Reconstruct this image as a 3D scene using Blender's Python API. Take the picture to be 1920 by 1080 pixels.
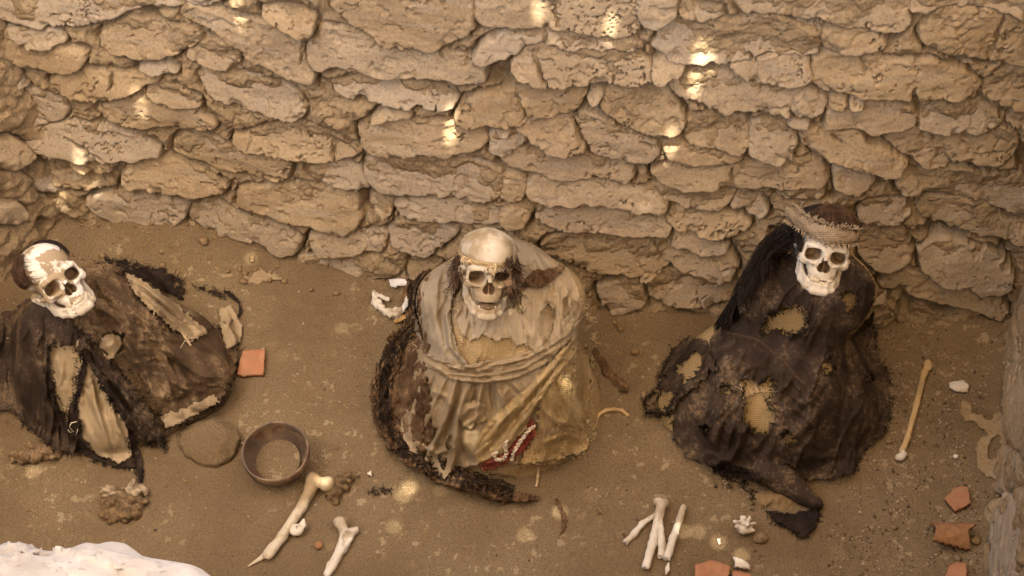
import bpy, bmesh, math, random
import numpy as np
from mathutils import Vector, Matrix
from mathutils.bvhtree import BVHTree

scene = bpy.context.scene
for _o in list(bpy.data.objects):
    bpy.data.objects.remove(_o)

# ------------------------------------------------------------------ camera
CAM_H, PITCH, FPX = 2.9, math.radians(48.0), 2955.0
cam_data = bpy.data.cameras.new('camera')
cam_data.sensor_width = 36.0
cam_data.lens = 36.0 * FPX / 1920.0
cam_data.clip_start, cam_data.clip_end = 0.05, 600.0
cam = bpy.data.objects.new('camera', cam_data)
scene.collection.objects.link(cam)
cam.location = (0, 0, CAM_H)
cam.rotation_euler = (math.pi / 2 - PITCH, 0, 0)
scene.camera = cam

# ------------------------------------------------------------------ sky, sun, exposure
SUN_EL, SUN_AZ = math.radians(71.0), math.radians(-14.0)   # azimuth from -y (behind the viewer) towards -x
TO_SUN = Vector((math.sin(SUN_AZ) * math.cos(SUN_EL), -math.cos(SUN_AZ) * math.cos(SUN_EL), math.sin(SUN_EL)))
world = bpy.data.worlds.new('World')
scene.world = world
world.use_nodes = True
wn = world.node_tree
sky = wn.nodes.new('ShaderNodeTexSky')
sky.sky_type = 'NISHITA'
sky.sun_disc = False
sky.sun_elevation = SUN_EL
sky.sun_rotation = math.atan2(TO_SUN.x, TO_SUN.y)
sky.dust_density = 5.0
sky.ozone_density = 0.4
sky.air_density = 0.7
wn.links.new(sky.outputs['Color'], wn.nodes['Background'].inputs['Color'])
wn.nodes['Background'].inputs['Strength'].default_value = 0.12
sun_data = bpy.data.lights.new('sun', 'SUN')
sun_data.energy = 5.0
sun_data.angle = math.radians(0.53)
sun_data.color = (1.0, 0.93, 0.82)
sun = bpy.data.objects.new('sun', sun_data)
scene.collection.objects.link(sun)
sun.rotation_euler = (-TO_SUN).to_track_quat('-Z', 'Y').to_euler()
sun.location = TO_SUN * 20
scene.view_settings.view_transform = 'Standard'
scene.view_settings.look = 'None'
scene.view_settings.gamma = 1.0
scene.view_settings.use_curve_mapping = False
scene.view_settings.exposure = 3.0
scene.cycles.use_denoising = True
scene.cycles.max_bounces = 10
scene.cycles.diffuse_bounces = 4
scene.cycles.glossy_bounces = 2
scene.cycles.transmission_bounces = 6
scene.cycles.sample_clamp_indirect = 6.0

# ------------------------------------------------------------------ basic helpers
COL = scene.collection
CAMV = Vector((0, 0, CAM_H))
_sp, _cp = math.sin(PITCH), math.cos(PITCH)
CR, CU, CB = Vector((1, 0, 0)), Vector((0, _sp, _cp)), Vector((0, -_cp, _sp))   # right, up, back of the viewpoint

def ray(px, py):
    return (CR * ((px - 960) / FPX) + CU * (-(py - 540) / FPX) - CB)

def floor_pt(px, py, z=0.0):
    d = ray(px, py)
    return CAMV + d * ((z - CAM_H) / d.z)

def at_y(px, py, y):
    d = ray(px, py)
    return CAMV + d * (y / d.y)

def project(P):
    """N x 3 array -> N x 2 photo coordinates"""
    q = np.asarray(P, float) - np.array(CAMV)
    x = q @ np.array(CR); u = q @ np.array(CU); b = -(q @ np.array(CB))
    return np.stack([960 + FPX * x / b, 540 - FPX * u / b], -1)

def link(o, parent=None):
    COL.objects.link(o)
    if parent is not None:
        o.parent = parent
    return o

def tag(o, label=None, cat=None, group=None, kind=None):
    if label: o['label'] = label
    if cat: o['category'] = cat
    if group: o['group'] = group
    if kind: o['kind'] = kind
    return o

def empty(name, loc, label=None, cat=None, group=None):
    o = bpy.data.objects.new(name, None)
    o.location = loc
    o.empty_display_size = 0.05
    link(o)
    return tag(o, label, cat, group)

def mesh_obj(name, verts, faces, mat, parent=None, smooth=True, uv=None, origin=None):
    """One mesh object from world-space data."""
    verts = np.asarray(verts, dtype=np.float64).reshape(-1, 3)
    if origin is None:
        origin = np.array(parent.location) if parent is not None else (
            np.array([(verts[:, 0].min() + verts[:, 0].max()) / 2, (verts[:, 1].min() + verts[:, 1].max()) / 2, verts[:, 2].min()]) if len(verts) else np.zeros(3))
    origin = np.array(origin, float)
    me = bpy.data.meshes.new(name)
    if isinstance(faces, np.ndarray):
        k = faces.shape[1]
        nf = len(faces)
        me.vertices.add(len(verts)); me.vertices.foreach_set('co', (verts - origin).astype(np.float32).ravel())
        me.loops.add(nf * k); me.loops.foreach_set('vertex_index', faces.astype(np.int32).ravel())
        me.polygons.add(nf); me.polygons.foreach_set('loop_start', np.arange(0, nf * k, k, dtype=np.int32))
        me.update(calc_edges=True)
    else:
        me.from_pydata([tuple(v) for v in (verts - origin)], [], [tuple(f) for f in faces])
    me.validate()
    if smooth:
        me.polygons.foreach_set('use_smooth', np.ones(len(me.polygons), dtype=bool))
    if uv is not None:
        uvl = me.uv_layers.new(name='UVMap')
        idx = np.zeros(len(me.loops), dtype=np.int32); me.loops.foreach_get('vertex_index', idx)
        uvl.data.foreach_set('uv', np.asarray(uv, dtype=np.float32)[idx].ravel())
    if mat is not None:
        me.materials.append(mat)
    o = bpy.data.objects.new(name, me)
    if parent is None:
        o.location = origin
    return link(o, parent)
# ------------------------------------------------------------------ numpy noise
def _hash(ix, iy, iz, seed):
    h = (ix.astype(np.uint32) * np.uint32(374761393) + iy.astype(np.uint32) * np.uint32(668265263)
         + iz.astype(np.uint32) * np.uint32(2147483647) + np.uint32((seed * 974634777) & 0xffffffff))
    h = (h ^ (h >> np.uint32(13))) * np.uint32(1274126177)
    h = (h ^ (h >> np.uint32(16))) * np.uint32(2246822519)
    return (h ^ (h >> np.uint32(15)))

def _u(h):
    return h.astype(np.float32) / np.float32(4294967295.0)

def noise3(x, y, z, seed=0):
    x, y, z = np.broadcast_arrays(np.asarray(x, np.float32), np.asarray(y, np.float32), np.asarray(z, np.float32))
    fx, fy, fz = np.floor(x), np.floor(y), np.floor(z)
    ix, iy, iz = fx.astype(np.int64), fy.astype(np.int64), fz.astype(np.int64)
    tx, ty, tz = x - fx, y - fy, z - fz
    sx, sy, sz = [t * t * t * (t * (t * 6 - 15) + 10) for t in (tx, ty, tz)]
    out = 0
    for dx in (0, 1):
        wx = sx if dx else 1 - sx
        for dy in (0, 1):
            wy = sy if dy else 1 - sy
            for dz in (0, 1):
                wz = sz if dz else 1 - sz
                h = _hash(ix + dx, iy + dy, iz + dz, seed)
                gx = _u(h) * 2 - 1
                gy = _u(h * np.uint32(48271)) * 2 - 1
                gz = _u(h * np.uint32(69621) + np.uint32(77)) * 2 - 1
                out = out + wx * wy * wz * (gx * (tx - dx) + gy * (ty - dy) + gz * (tz - dz))
    return out * 1.4

def fbm(x, y, z=0.0, freq=1.0, oct=4, seed=0, gain=0.5, lac=2.03):
    a, f, s = 1.0, freq, 0.0
    for k in range(oct):
        s = s + a * noise3(np.asarray(x) * f + 3.1 * k, np.asarray(y) * f + 1.7 * k, np.asarray(z) * f, seed + k)
        a *= gain; f *= lac
    return s

def worley(x, y, seed=0):
    """F1, F2 and the id of the nearest jittered point"""
    fx, fy = np.floor(x).astype(np.int64), np.floor(y).astype(np.int64)
    f1 = np.full(x.shape, 9.0); f2 = np.full(x.shape, 9.0); cid = np.zeros(x.shape)
    zz = np.zeros_like(fx)
    for dx in (-1, 0, 1):
        for dy in (-1, 0, 1):
            h = _hash(fx + dx, fy + dy, zz, seed)
            px = fx + dx + _u(h); py = fy + dy + _u(h * np.uint32(48271))
            d = np.hypot(px - x, py - y)
            c = _u(h * np.uint32(16807) + np.uint32(5))
            near = d < f1
            f2 = np.where(near, f1, np.minimum(f2, d))
            cid = np.where(near, c, cid)
            f1 = np.where(near, d, f1)
    return f1, f2, cid

def sstep(a, b, x):
    t = np.clip((x - a) / (b - a), 0, 1)
    return t * t * (3 - 2 * t)

def poly_sd(px, py, poly):
    """signed distance to a polygon, positive inside"""
    P = np.asarray(poly, float)
    d = np.full(px.shape, 1e9); inside = np.zeros(px.shape, bool)
    n = len(P)
    for i in range(n):
        x0, y0 = P[i]; x1, y1 = P[(i + 1) % n]
        ex, ey = x1 - x0, y1 - y0
        wx, wy = px - x0, py - y0
        t = np.clip((wx * ex + wy * ey) / (ex * ex + ey * ey + 1e-12), 0, 1)
        d = np.minimum(d, (wx - t * ex) ** 2 + (wy - t * ey) ** 2)
        c = ((y0 > py) != (y1 > py)) & (px < (x1 - x0) * (py - y0) / (y1 - y0 + 1e-12) + x0)
        inside ^= c
    d = np.sqrt(d)
    return np.where(inside, d, -d)

def line_d(px, py, pts):
    """distance to a polyline, and the 0..1 parameter along it"""
    P = np.asarray(pts, float)
    seg = np.hypot(*(P[1:] - P[:-1]).T); tot = seg.sum() + 1e-9; acc = 0
    d = np.full(px.shape, 1e9); tt = np.zeros(px.shape)
    for i in range(len(P) - 1):
        ex, ey = P[i + 1] - P[i]
        wx, wy = px - P[i][0], py - P[i][1]
        t = np.clip((wx * ex + wy * ey) / (ex * ex + ey * ey + 1e-12), 0, 1)
        q = np.hypot(wx - t * ex, wy - t * ey)
        m = q < d
        d = np.where(m, q, d); tt = np.where(m, (acc + t * seg[i]) / tot, tt)
        acc += seg[i]
    return d, tt

def smooth_poly(P, it=2):
    """Chaikin corner cutting of a closed outline"""
    P = np.asarray(P, float)
    for _ in range(it):
        Q = np.roll(P, -1, 0)
        P = np.stack([0.75 * P + 0.25 * Q, 0.25 * P + 0.75 * Q], 1).reshape(-1, 2)
    return P

def grid_faces(mask):
    """quads of a grid (rows, cols) whose four corners are all set; returns faces and the index map"""
    idx = -np.ones(mask.shape, dtype=np.int64)
    f = mask[:-1, :-1] & mask[1:, :-1] & mask[:-1, 1:] & mask[1:, 1:]
    used = np.zeros(mask.shape, bool)
    used[:-1, :-1] |= f; used[1:, :-1] |= f; used[:-1, 1:] |= f; used[1:, 1:] |= f
    idx[used] = np.arange(used.sum())
    a, b, c, d = idx[:-1, :-1][f], idx[:-1, 1:][f], idx[1:, 1:][f], idx[1:, :-1][f]
    return np.stack([a, b, c, d], 1), used

# ------------------------------------------------------------------ signed distance modelling with surface nets
class Vol:
    def __init__(s, lo, hi, res):
        s.lo = np.array(lo, float); s.res = res
        n = np.ceil((np.array(hi, float) - s.lo) / res).astype(int) + 1
        ax = [(s.lo[i] + res * np.arange(n[i])).astype(np.float32) for i in range(3)]
        s.X, s.Y, s.Z = np.meshgrid(*ax, indexing='ij')
        s.D = np.full(s.X.shape, 1e3, np.float32)
    def ell(s, c, r):
        x, y, z = (s.X - c[0]) / r[0], (s.Y - c[1]) / r[1], (s.Z - c[2]) / r[2]
        k = np.sqrt(x * x + y * y + z * z)
        k2 = np.sqrt((x / r[0]) ** 2 + (y / r[1]) ** 2 + (z / r[2]) ** 2) + 1e-9
        return k * (k - 1) / k2
    def cap(s, a, b, ra, rb=None, sc=(1, 1, 1)):
        """tapered capsule; sc stretches its section along the axes"""
        rb = ra if rb is None else rb
        a = np.array(a, float) / sc; b = np.array(b, float) / sc
        x, y, z = s.X / sc[0] - a[0], s.Y / sc[1] - a[1], s.Z / sc[2] - a[2]
        e = b - a
        t = np.clip((x * e[0] + y * e[1] + z * e[2]) / (e @ e + 1e-12), 0, 1)
        return (np.sqrt((x - t * e[0]) ** 2 + (y - t * e[1]) ** 2 + (z - t * e[2]) ** 2) - (ra + (rb - ra) * t)) * min(sc)
    def box(s, c, h, r=0.0):
        q = [np.abs(g - c[i]) - (h[i] - r) for i, g in enumerate((s.X, s.Y, s.Z))]
        return np.sqrt(sum(np.maximum(k, 0) ** 2 for k in q)) + np.minimum(np.maximum(np.maximum(*q[:2]), q[2]), 0) - r
    def add(s, d, k=0.0):
        if k <= 0: s.D = np.minimum(s.D, d)
        else:
            h = np.clip(0.5 + 0.5 * (d - s.D) / k, 0, 1); s.D = d * (1 - h) + s.D * h - k * h * (1 - h)
        return s
    def sub(s, d, k=0.0):
        if k <= 0: s.D = np.maximum(s.D, -d)
        else:
            h = np.clip(0.5 - 0.5 * (-d - s.D) / k * -1, 0, 1)
            h = np.clip(0.5 - 0.5 * (s.D + d) / k, 0, 1)
            s.D = s.D * (1 - h) + (-d) * h + k * h * (1 - h)
        return s
    def both(s, d):
        s.D = np.maximum(s.D, d); return s
    def mesh(s):
        """naive surface nets: vertices (n,3) and quads (m,4)"""
        D = s.D; ins = D < 0
        nx, ny, nz = D.shape
        cnt = np.zeros((nx - 1, ny - 1, nz - 1), np.float32); P = np.zeros(cnt.shape + (3,), np.float32)
        def corner(A, o):
            return A[o[0]:nx - 1 + o[0], o[1]:ny - 1 + o[1], o[2]:nz - 1 + o[2]]
        for ax in range(3):
            for u in (0, 1):
                for v in (0, 1):
                    o = [0, 0, 0]; oth = [i for i in range(3) if i != ax]
                    o[oth[0]], o[oth[1]] = u, v
                    p = list(o); p[ax] = 1
                    d0, d1 = corner(D, o), corner(D, p)
                    m = (d0 < 0) != (d1 < 0)
                    t = np.where(m, d0 / np.where(m, d0 - d1, 1), 0)
                    cnt += m
                    q = [np.full(t.shape, float(o[i]), np.float32) for i in range(3)]
                    q[ax] = t
                    for i in range(3): P[..., i] += np.where(m, q[i], 0)
        act = cnt > 0
        idx = -np.ones(cnt.shape, np.int64); idx[act] = np.arange(act.sum())
        ijk = np.argwhere(act)
        V = s.lo + s.res * (ijk + P[act] / cnt[act][:, None])
        F = []
        for ax in range(3):
            a, b = [(1, 2), (2, 0), (0, 1)][ax]
            sl0 = [slice(1, -1)] * 3; sl0[ax] = slice(0, -1)
            sl1 = [slice(1, -1)] * 3; sl1[ax] = slice(1, None)
            i0, i1 = ins[tuple(sl0)], ins[tuple(sl1)]
            for flip, m in ((False, i0 & ~i1), (True, ~i0 & i1)):
                e = np.argwhere(m)
                if not len(e): continue
                e = e + np.array([0 if i == ax else 1 for i in range(3)])
                def at(da, db):
                    k = e.copy(); k[:, a] -= da; k[:, b] -= db
                    return idx[k[:, 0], k[:, 1], k[:, 2]]
                q = np.stack([at(1, 1), at(0, 1), at(0, 0), at(1, 0)], 1)
                F.append(q[:, ::-1] if flip else q)
        F = np.concatenate(F) if F else np.zeros((0, 4), np.int64)
        F = F[(F >= 0).all(1)]
        return V, F

def relax(V, F, it=2, w=0.5):
    n = len(V); V = V.copy()
    for _ in range(it):
        S = np.zeros_like(V); C = np.zeros(n)
        for k in range(F.shape[1]):
            a, b = F[:, k], F[:, (k + 1) % F.shape[1]]
            np.add.at(S, a, V[b]); np.add.at(C, a, 1); np.add.at(S, b, V[a]); np.add.at(C, b, 1)
        V = V * (1 - w) + w * S / np.maximum(C, 1)[:, None]
    return V

def vnormals(V, F):
    N = np.zeros_like(V)
    a, b, c, d = [V[F[:, k]] for k in (0, 1, 2, -1)]
    fn = np.cross(c - a, d - b) if F.shape[1] == 4 else np.cross(b - a, c - a)
    for k in range(F.shape[1]): np.add.at(N, F[:, k], fn)
    return N / (np.linalg.norm(N, axis=1)[:, None] + 1e-12)

def tubes(paths, radii, sides=4):
    """many tapered tubes as one vertex/quad set; paths is a list of (n,3), radii scalars or per-point"""
    V, F, base = [], [], 0
    for P, r in zip(paths, radii):
        P = np.asarray(P, float); n = len(P)
        r = np.full(n, r) if np.isscalar(r) else np.asarray(r)
        T = np.gradient(P, axis=0); T /= (np.linalg.norm(T, axis=1)[:, None] + 1e-9)
        ref = np.tile([0.31, 0.17, 0.93], (n, 1))
        ref[np.abs(T @ np.array([0.31, 0.17, 0.93])) > 0.93] = [0.9, 0.3, -0.2]
        A = np.cross(T, ref); A /= (np.linalg.norm(A, axis=1)[:, None] + 1e-9)
        B = np.cross(T, A)
        ang = np.arange(sides) * 2 * math.pi / sides
        ring = P[:, None] + r[:, None, None] * (np.cos(ang)[None, :, None] * A[:, None] + np.sin(ang)[None, :, None] * B[:, None])
        V.append(ring.reshape(-1, 3))
        i = np.arange(n - 1)[:, None] * sides + np.arange(sides)[None]
        j = np.arange(n - 1)[:, None] * sides + (np.arange(sides)[None] + 1) % sides
        F.append(np.stack([i, j, j + sides, i + sides], -1).reshape(-1, 4) + base)
        # end caps (for sides = 4 a quad each)
        if sides == 4:
            F.append(np.array([[3, 2, 1, 0], [(n - 1) * 4, (n - 1) * 4 + 1, (n - 1) * 4 + 2, (n - 1) * 4 + 3]]) + base)
        base += n * sides
    return np.concatenate(V), np.concatenate(F)
# ------------------------------------------------------------------ procedural materials
class NT:
    def __init__(s, name, rough=0.9, spec=0.2):
        s.m = bpy.data.materials.new(name); s.m.use_nodes = True
        s.t = s.m.node_tree; s.b = s.t.nodes['Principled BSDF']
        s.b.inputs['Roughness'].default_value = rough
        s.b.inputs['Specular IOR Level'].default_value = spec
        s.geo = s.t.nodes.new('ShaderNodeNewGeometry'); s.pos = s.geo.outputs['Position']
    def n(s, typ, **kw):
        nd = s.t.nodes.new(typ)
        for k, v in kw.items(): setattr(nd, k, v)
        return nd
    def put(s, sock, v):
        if isinstance(v, bpy.types.NodeSocket): s.t.links.new(v, sock)
        elif v is not None:
            if sock.type == 'RGBA' and len(v) == 3: v = (*v, 1)
            sock.default_value = v
    def noise(s, scale, detail=4, rough=0.55, vec=None, dist=0.0, out='Fac'):
        nd = s.n('ShaderNodeTexNoise'); s.put(nd.inputs['Vector'], vec if vec is not None else s.pos)
        nd.inputs['Scale'].default_value = scale; nd.inputs['Detail'].default_value = detail
        nd.inputs['Roughness'].default_value = rough; nd.inputs['Distortion'].default_value = dist
        return nd.outputs[out]
    def voro(s, scale, feature='DISTANCE_TO_EDGE', vec=None, out='Distance', rand=1.0):
        nd = s.n('ShaderNodeTexVoronoi', feature=feature); s.put(nd.inputs['Vector'], vec if vec is not None else s.pos)
        nd.inputs['Scale'].default_value = scale; nd.inputs['Randomness'].default_value = rand
        return nd.outputs[out]
    def wave(s, scale, vec, dist=0.0, direction='X', dscale=1.0):
        nd = s.n('ShaderNodeTexWave', bands_direction=direction); s.put(nd.inputs['Vector'], vec)
        nd.inputs['Scale'].default_value = scale; nd.inputs['Distortion'].default_value = dist
        nd.inputs['Detail Scale'].default_value = dscale
        return nd.outputs['Fac']
    def scale(s, vec, sc, rot=(0, 0, 0), loc=(0, 0, 0)):
        nd = s.n('ShaderNodeMapping'); s.put(nd.inputs['Vector'], vec)
        nd.inputs['Scale'].default_value = sc; nd.inputs['Rotation'].default_value = rot; nd.inputs['Location'].default_value = loc
        return nd.outputs['Vector']
    def warp(s, amt, scale, vec=None):
        v = vec if vec is not None else s.pos
        c = s.noise(scale, 3, vec=v, out='Color')
        a = s.n('ShaderNodeVectorMath', operation='MULTIPLY_ADD'); s.put(a.inputs[0], c)
        a.inputs[1].default_value = (amt,) * 3; s.put(a.inputs[2], v)
        return a.outputs[0]
    def ramp(s, fac, a, b, lo=0.0, hi=1.0):
        nd = s.n('ShaderNodeMapRange', interpolation_type='SMOOTHSTEP'); s.put(nd.inputs['Value'], fac)
        nd.inputs['From Min'].default_value = a; nd.inputs['From Max'].default_value = b
        nd.inputs['To Min'].default_value = lo; nd.inputs['To Max'].default_value = hi
        return nd.outputs['Result']
    def math(s, op, a, b=0.0, clamp=False):
        nd = s.n('ShaderNodeMath', operation=op, use_clamp=clamp); s.put(nd.inputs[0], a); s.put(nd.inputs[1], b)
        return nd.outputs[0]
    def mix(s, fac, a, b, mode='MIX'):
        nd = s.n('ShaderNodeMix', data_type='RGBA', blend_type=mode)
        s.put(nd.inputs[0], fac); s.put(nd.inputs[6], a); s.put(nd.inputs[7], b)
        return nd.outputs[2]
    def attr(s, name, out='Fac'):
        nd = s.n('ShaderNodeAttribute', attribute_name=name); return nd.outputs[out]
    def uv(s):
        return s.n('ShaderNodeTexCoord').outputs['UV']
    def rnd(s):
        return s.n('ShaderNodeObjectInfo').outputs['Random']
    def color(s, v): s.put(s.b.inputs['Base Color'], v)
    def bump(s, h, dist=0.003, strength=1.0, prev=None):
        nd = s.n('ShaderNodeBump'); s.put(nd.inputs['Height'], h)
        nd.inputs['Distance'].default_value = dist; nd.inputs['Strength'].default_value = strength
        if prev is not None: s.t.links.new(prev, nd.inputs['Normal'])
        s.t.links.new(nd.outputs['Normal'], s.b.inputs['Normal'])
        return nd.outputs['Normal']

def adobe_mat(name, c1, c2, c3, crumb=0.0):
    n = NT(name, 0.93, 0.12)
    base = n.mix(n.ramp(n.noise(3.2, 2), 0.38, 0.62), c1, c2)
    base = n.mix(n.math('MULTIPLY', n.ramp(n.rnd(), 0.1, 0.9), 0.8), base, c3)
    streak = n.ramp(n.noise(7, 2, vec=n.scale(n.pos, (0.9, 0.9, 6.0), rot=(0, 0.13, 0))), 0.52, 0.72, 0, 0.40)
    base = n.mix(streak, base, (c3[0] * 0.92, c3[1] * 0.98, c3[2] * 1.10))
    fine = n.noise(150, 3, 0.75)
    base = n.mix(n.ramp(fine, 0.38, 0.70, 0, 0.50), base, (c1[0] * .55, c1[1] * .50, c1[2] * .44))
    mid = n.noise(38, 4, 0.65)
    base = n.mix(n.ramp(mid, 0.5, 0.72, 0, 0.4), base, (c2[0] * 1.22, c2[1] * 1.2, c2[2] * 1.18))
    pit = n.voro(34, 'F1', vec=n.scale(n.pos, (1.0, 1.0, 2.2)))
    pitm = n.math('MULTIPLY', n.ramp(pit, 0.10, 0.20, 1, 0), n.ramp(mid, 0.46, 0.56))
    base = n.mix(n.math('MULTIPLY', pitm, 0.5), base, (c1[0] * .33, c1[1] * .28, c1[2] * .22))
    n.color(base)
    h = n.math('ADD', mid, n.math('MULTIPLY', fine, 0.3))
    h = n.math('SUBTRACT', h, n.math('MULTIPLY', pitm, 0.7))
    n.bump(h, 0.0030 + 0.005 * crumb, 0.8)
    return n.m

M = {}
M['brick'] = adobe_mat('adobe_brick', (0.285, 0.198, 0.102), (0.370, 0.270, 0.150), (0.360, 0.285, 0.190))
M['mortar'] = adobe_mat('mud_mortar', (0.235, 0.157, 0.075), (0.310, 0.217, 0.112), (0.295, 0.217, 0.122), 0.8)

def sand_mat(name, c1, c2, crust, gravel=0.0):
    n = NT(name, 0.95, 0.1)
    broad = n.noise(2.6, 3)
    base = n.mix(n.ramp(broad, 0.35, 0.65), c1, c2)
    grain = n.noise(260, 3, 0.8)
    base = n.mix(n.ramp(grain, 0.42, 0.70, 0, 0.7), base, (c1[0] * .42, c1[1] * .40, c1[2] * .38))
    base = n.mix(n.ramp(grain, 0.36, 0.24, 0, 0.7), base, (c2[0] * 1.7, c2[1] * 1.7, c2[2] * 1.7))
    mid = n.noise(34, 4, 0.66)
    fl = n.math('MULTIPLY', n.ramp(mid, 0.59, 0.625), n.ramp(broad, 0.44, 0.56))
    base = n.mix(n.math('MULTIPLY', fl, 0.75), base, crust)
    dk = n.ramp(mid, 0.36, 0.30, 0, 0.45)
    base = n.mix(dk, base, (c1[0] * .5, c1[1] * .46, c1[2] * .42))
    n.color(base)
    n.bump(n.math('ADD', mid, n.math('MULTIPLY', grain, 0.22)), 0.008, 0.85)
    return n.m
M['sand'] = sand_mat('tomb_floor_sand', (0.148, 0.098, 0.048), (0.195, 0.136, 0.070), (0.300, 0.220, 0.122))
M['desert'] = sand_mat('desert_sand', (0.42, 0.31, 0.19), (0.50, 0.37, 0.24), (0.58, 0.46, 0.32))
# ------------------------------------------------------------------ the pit: plan and wall frames
P0, P1 = floor_pt(118, 425), floor_pt(1897, 606)           # foot of the back wall
P_L = floor_pt(-60, 560); P_R = floor_pt(1852, 1090)
RF = P1 + (P_R - P1) * ((0.98 - P1.y) / (P_R.y - P1.y))
LA = P0 + (P_L - P0) * 1.5                                # the left wall turns here
LF = Vector((LA.x - 0.02, 0.98, 0))
RIM = 1.30
LEAN = 0.06                                               # outward lean of the walls per metre of height

class Wall:
    """a leaning plane: s along the foot, t along the face, h out of it (into the pit)"""
    def __init__(w, a, b, lean=LEAN, bow=0.0):
        w.bow = bow
        w.o = np.array(a); e = np.array(b) - w.o; w.L = np.linalg.norm(e); w.s = e / w.L
        out = np.cross(w.s, [0, 0, 1.0])                     # towards the pit for a left-to-right foot
        w.n = out
        t = np.array([0, 0, 1.0]) - lean * out; w.t = t / np.linalg.norm(t)
        w.n = np.cross(w.s, w.t)
    def P(w, s, t, h):
        return w.o + s[..., None] * w.s + t[..., None] * w.t + (h + w.B(s))[..., None] * w.n
    def B(w, s):
        return w.bow * np.sin(math.pi * np.clip(np.asarray(s) / w.L, 0, 1) ** 1.2)
    def hit(w, px, py):
        d = np.array(ray(px, py)); c = np.array(CAMV)
        b = 0.0
        for _ in range(6):
            k = ((w.o + b * w.n - c) @ w.n) / (d @ w.n); q = c + k * d - w.o; b = float(w.B(q @ w.s))
        return q @ w.s, q @ w.t
BACK = Wall(P0, P1, bow=0.085)

# outlines of the adobe blocks of the back wall, as seen (photo coordinates)
_L = """-40,-60 560,-60 560,10 440,55 330,72 200,75 90,80 0,45 -40,40
560,-60 850,-60 830,8 760,20 600,15 558,0
-30,100 60,120 200,170 310,165 320,200 300,250 230,258 100,225 0,198 -30,190
370,110 450,85 560,75 700,105 760,130 720,170 640,195 590,218 500,205 420,190 380,155
700,195 765,145 830,152 885,190 885,240 850,258 770,240 705,215
690,30 730,15 850,60 960,70 1080,85 1150,120 1140,180 1205,275 1180,295 1080,265 960,225 880,160 780,100 700,70
980,5 1080,10 1190,40 1190,75 1155,100 1060,70 990,30
1255,-40 1760,-40 1785,30 1785,90 1740,110 1690,160 1600,165 1500,150 1380,100 1280,30
1155,140 1210,90 1300,90 1400,130 1500,172 1620,205 1720,190 1800,250 1815,285 1740,300 1690,290 1580,268 1460,278 1330,225 1260,230 1190,250
1240,300 1300,278 1450,290 1600,305 1690,335 1700,380 1650,390 1540,370 1430,360 1320,340
-30,230 60,235 95,280 95,320 40,360 -30,365
190,275 300,248 420,252 520,280 610,282 610,300 520,325 410,358 310,350 220,325
-30,385 100,338 200,352 255,400 240,440 130,470 30,490 -30,480
390,385 450,362 540,350 560,380 640,380 760,425 830,468 740,480 600,470 470,455 385,420
545,325 650,312 740,350 760,390 700,408 620,375 560,365
755,275 850,270 1000,300 1120,335 1145,370 1140,420 1110,445 1000,415 880,385 800,350 760,310
110,520 180,470 280,448 400,462 480,490 560,545 600,560 580,585 480,578 360,580 240,560 130,545
640,545 710,502 780,512 870,555 1000,575 1080,592 1085,640 1060,685 940,650 820,620 700,590
860,525 960,490 1100,470 1230,490 1350,540 1360,575 1260,600 1100,578 960,555
460,620 500,592 600,592 760,642 840,692 830,725 720,725 580,700 480,680
880,735 900,702 1020,702 1150,692 1290,722 1350,770 1350,830 1300,862 1200,850 1060,815 930,780
715,790 760,748 870,795 980,835 1100,862 1125,910 1110,945 1040,945 920,900 800,870 730,830
330,740 400,722 560,722 700,762 700,810 640,840 520,830 380,800
120,640 200,610 330,620 440,640 450,680 380,700 240,690 150,670
1345,490 1390,430 1500,425 1600,445 1750,450 1830,468 1830,520 1760,550 1600,560 1450,570 1360,540
1365,620 1400,590 1560,580 1750,582 1880,622 1910,670 1890,710 1800,742 1640,722 1480,718 1400,690
1155,650 1170,605 1270,612 1370,650 1385,700 1300,702 1230,682
1495,745 1700,748 1850,765 1960,748 2000,762 1980,800 1880,830 1720,815 1560,815 1490,790
1455,870 1500,825 1600,825 1700,845 1720,870 1640,920 1560,950 1480,910
1160,875 1300,872 1380,892 1390,920 1330,945 1220,945 1160,920
1040,975 1160,955 1340,952 1470,982 1510,1010 1450,1030 1260,1040 1130,1020 1060,1050
1700,400 1740,370 1850,335 2000,318 2180,312 2192,360 2170,400 2040,420 1890,444 1760,452 1702,430
1842,485 1900,472 1958,490 1958,530 1900,555 1842,550
1792,-40 2380,-40 2396,80 2370,128 2280,138 2120,100 1920,90 1810,84 1790,50
1765,205 1822,145 1900,115 1968,122 1958,170 1900,200 1800,228
20,95 120,90 250,110 240,150 130,165 60,118
520,232 600,225 660,260 640,275 540,268
1410,400 1500,395 1560,415 1500,425 1400,430
1400,730 1470,760 1480,800 1430,810 1400,780
1330,870 1440,860 1450,930 1400,945 1345,900
1560,965 1660,960 1680,1010 1600,1040 1530,1020
260,600 340,575 440,600 420,630 320,620
200,815 290,825 330,850 260,860 210,845
440,855 540,850 560,885 500,900 450,885"""
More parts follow.
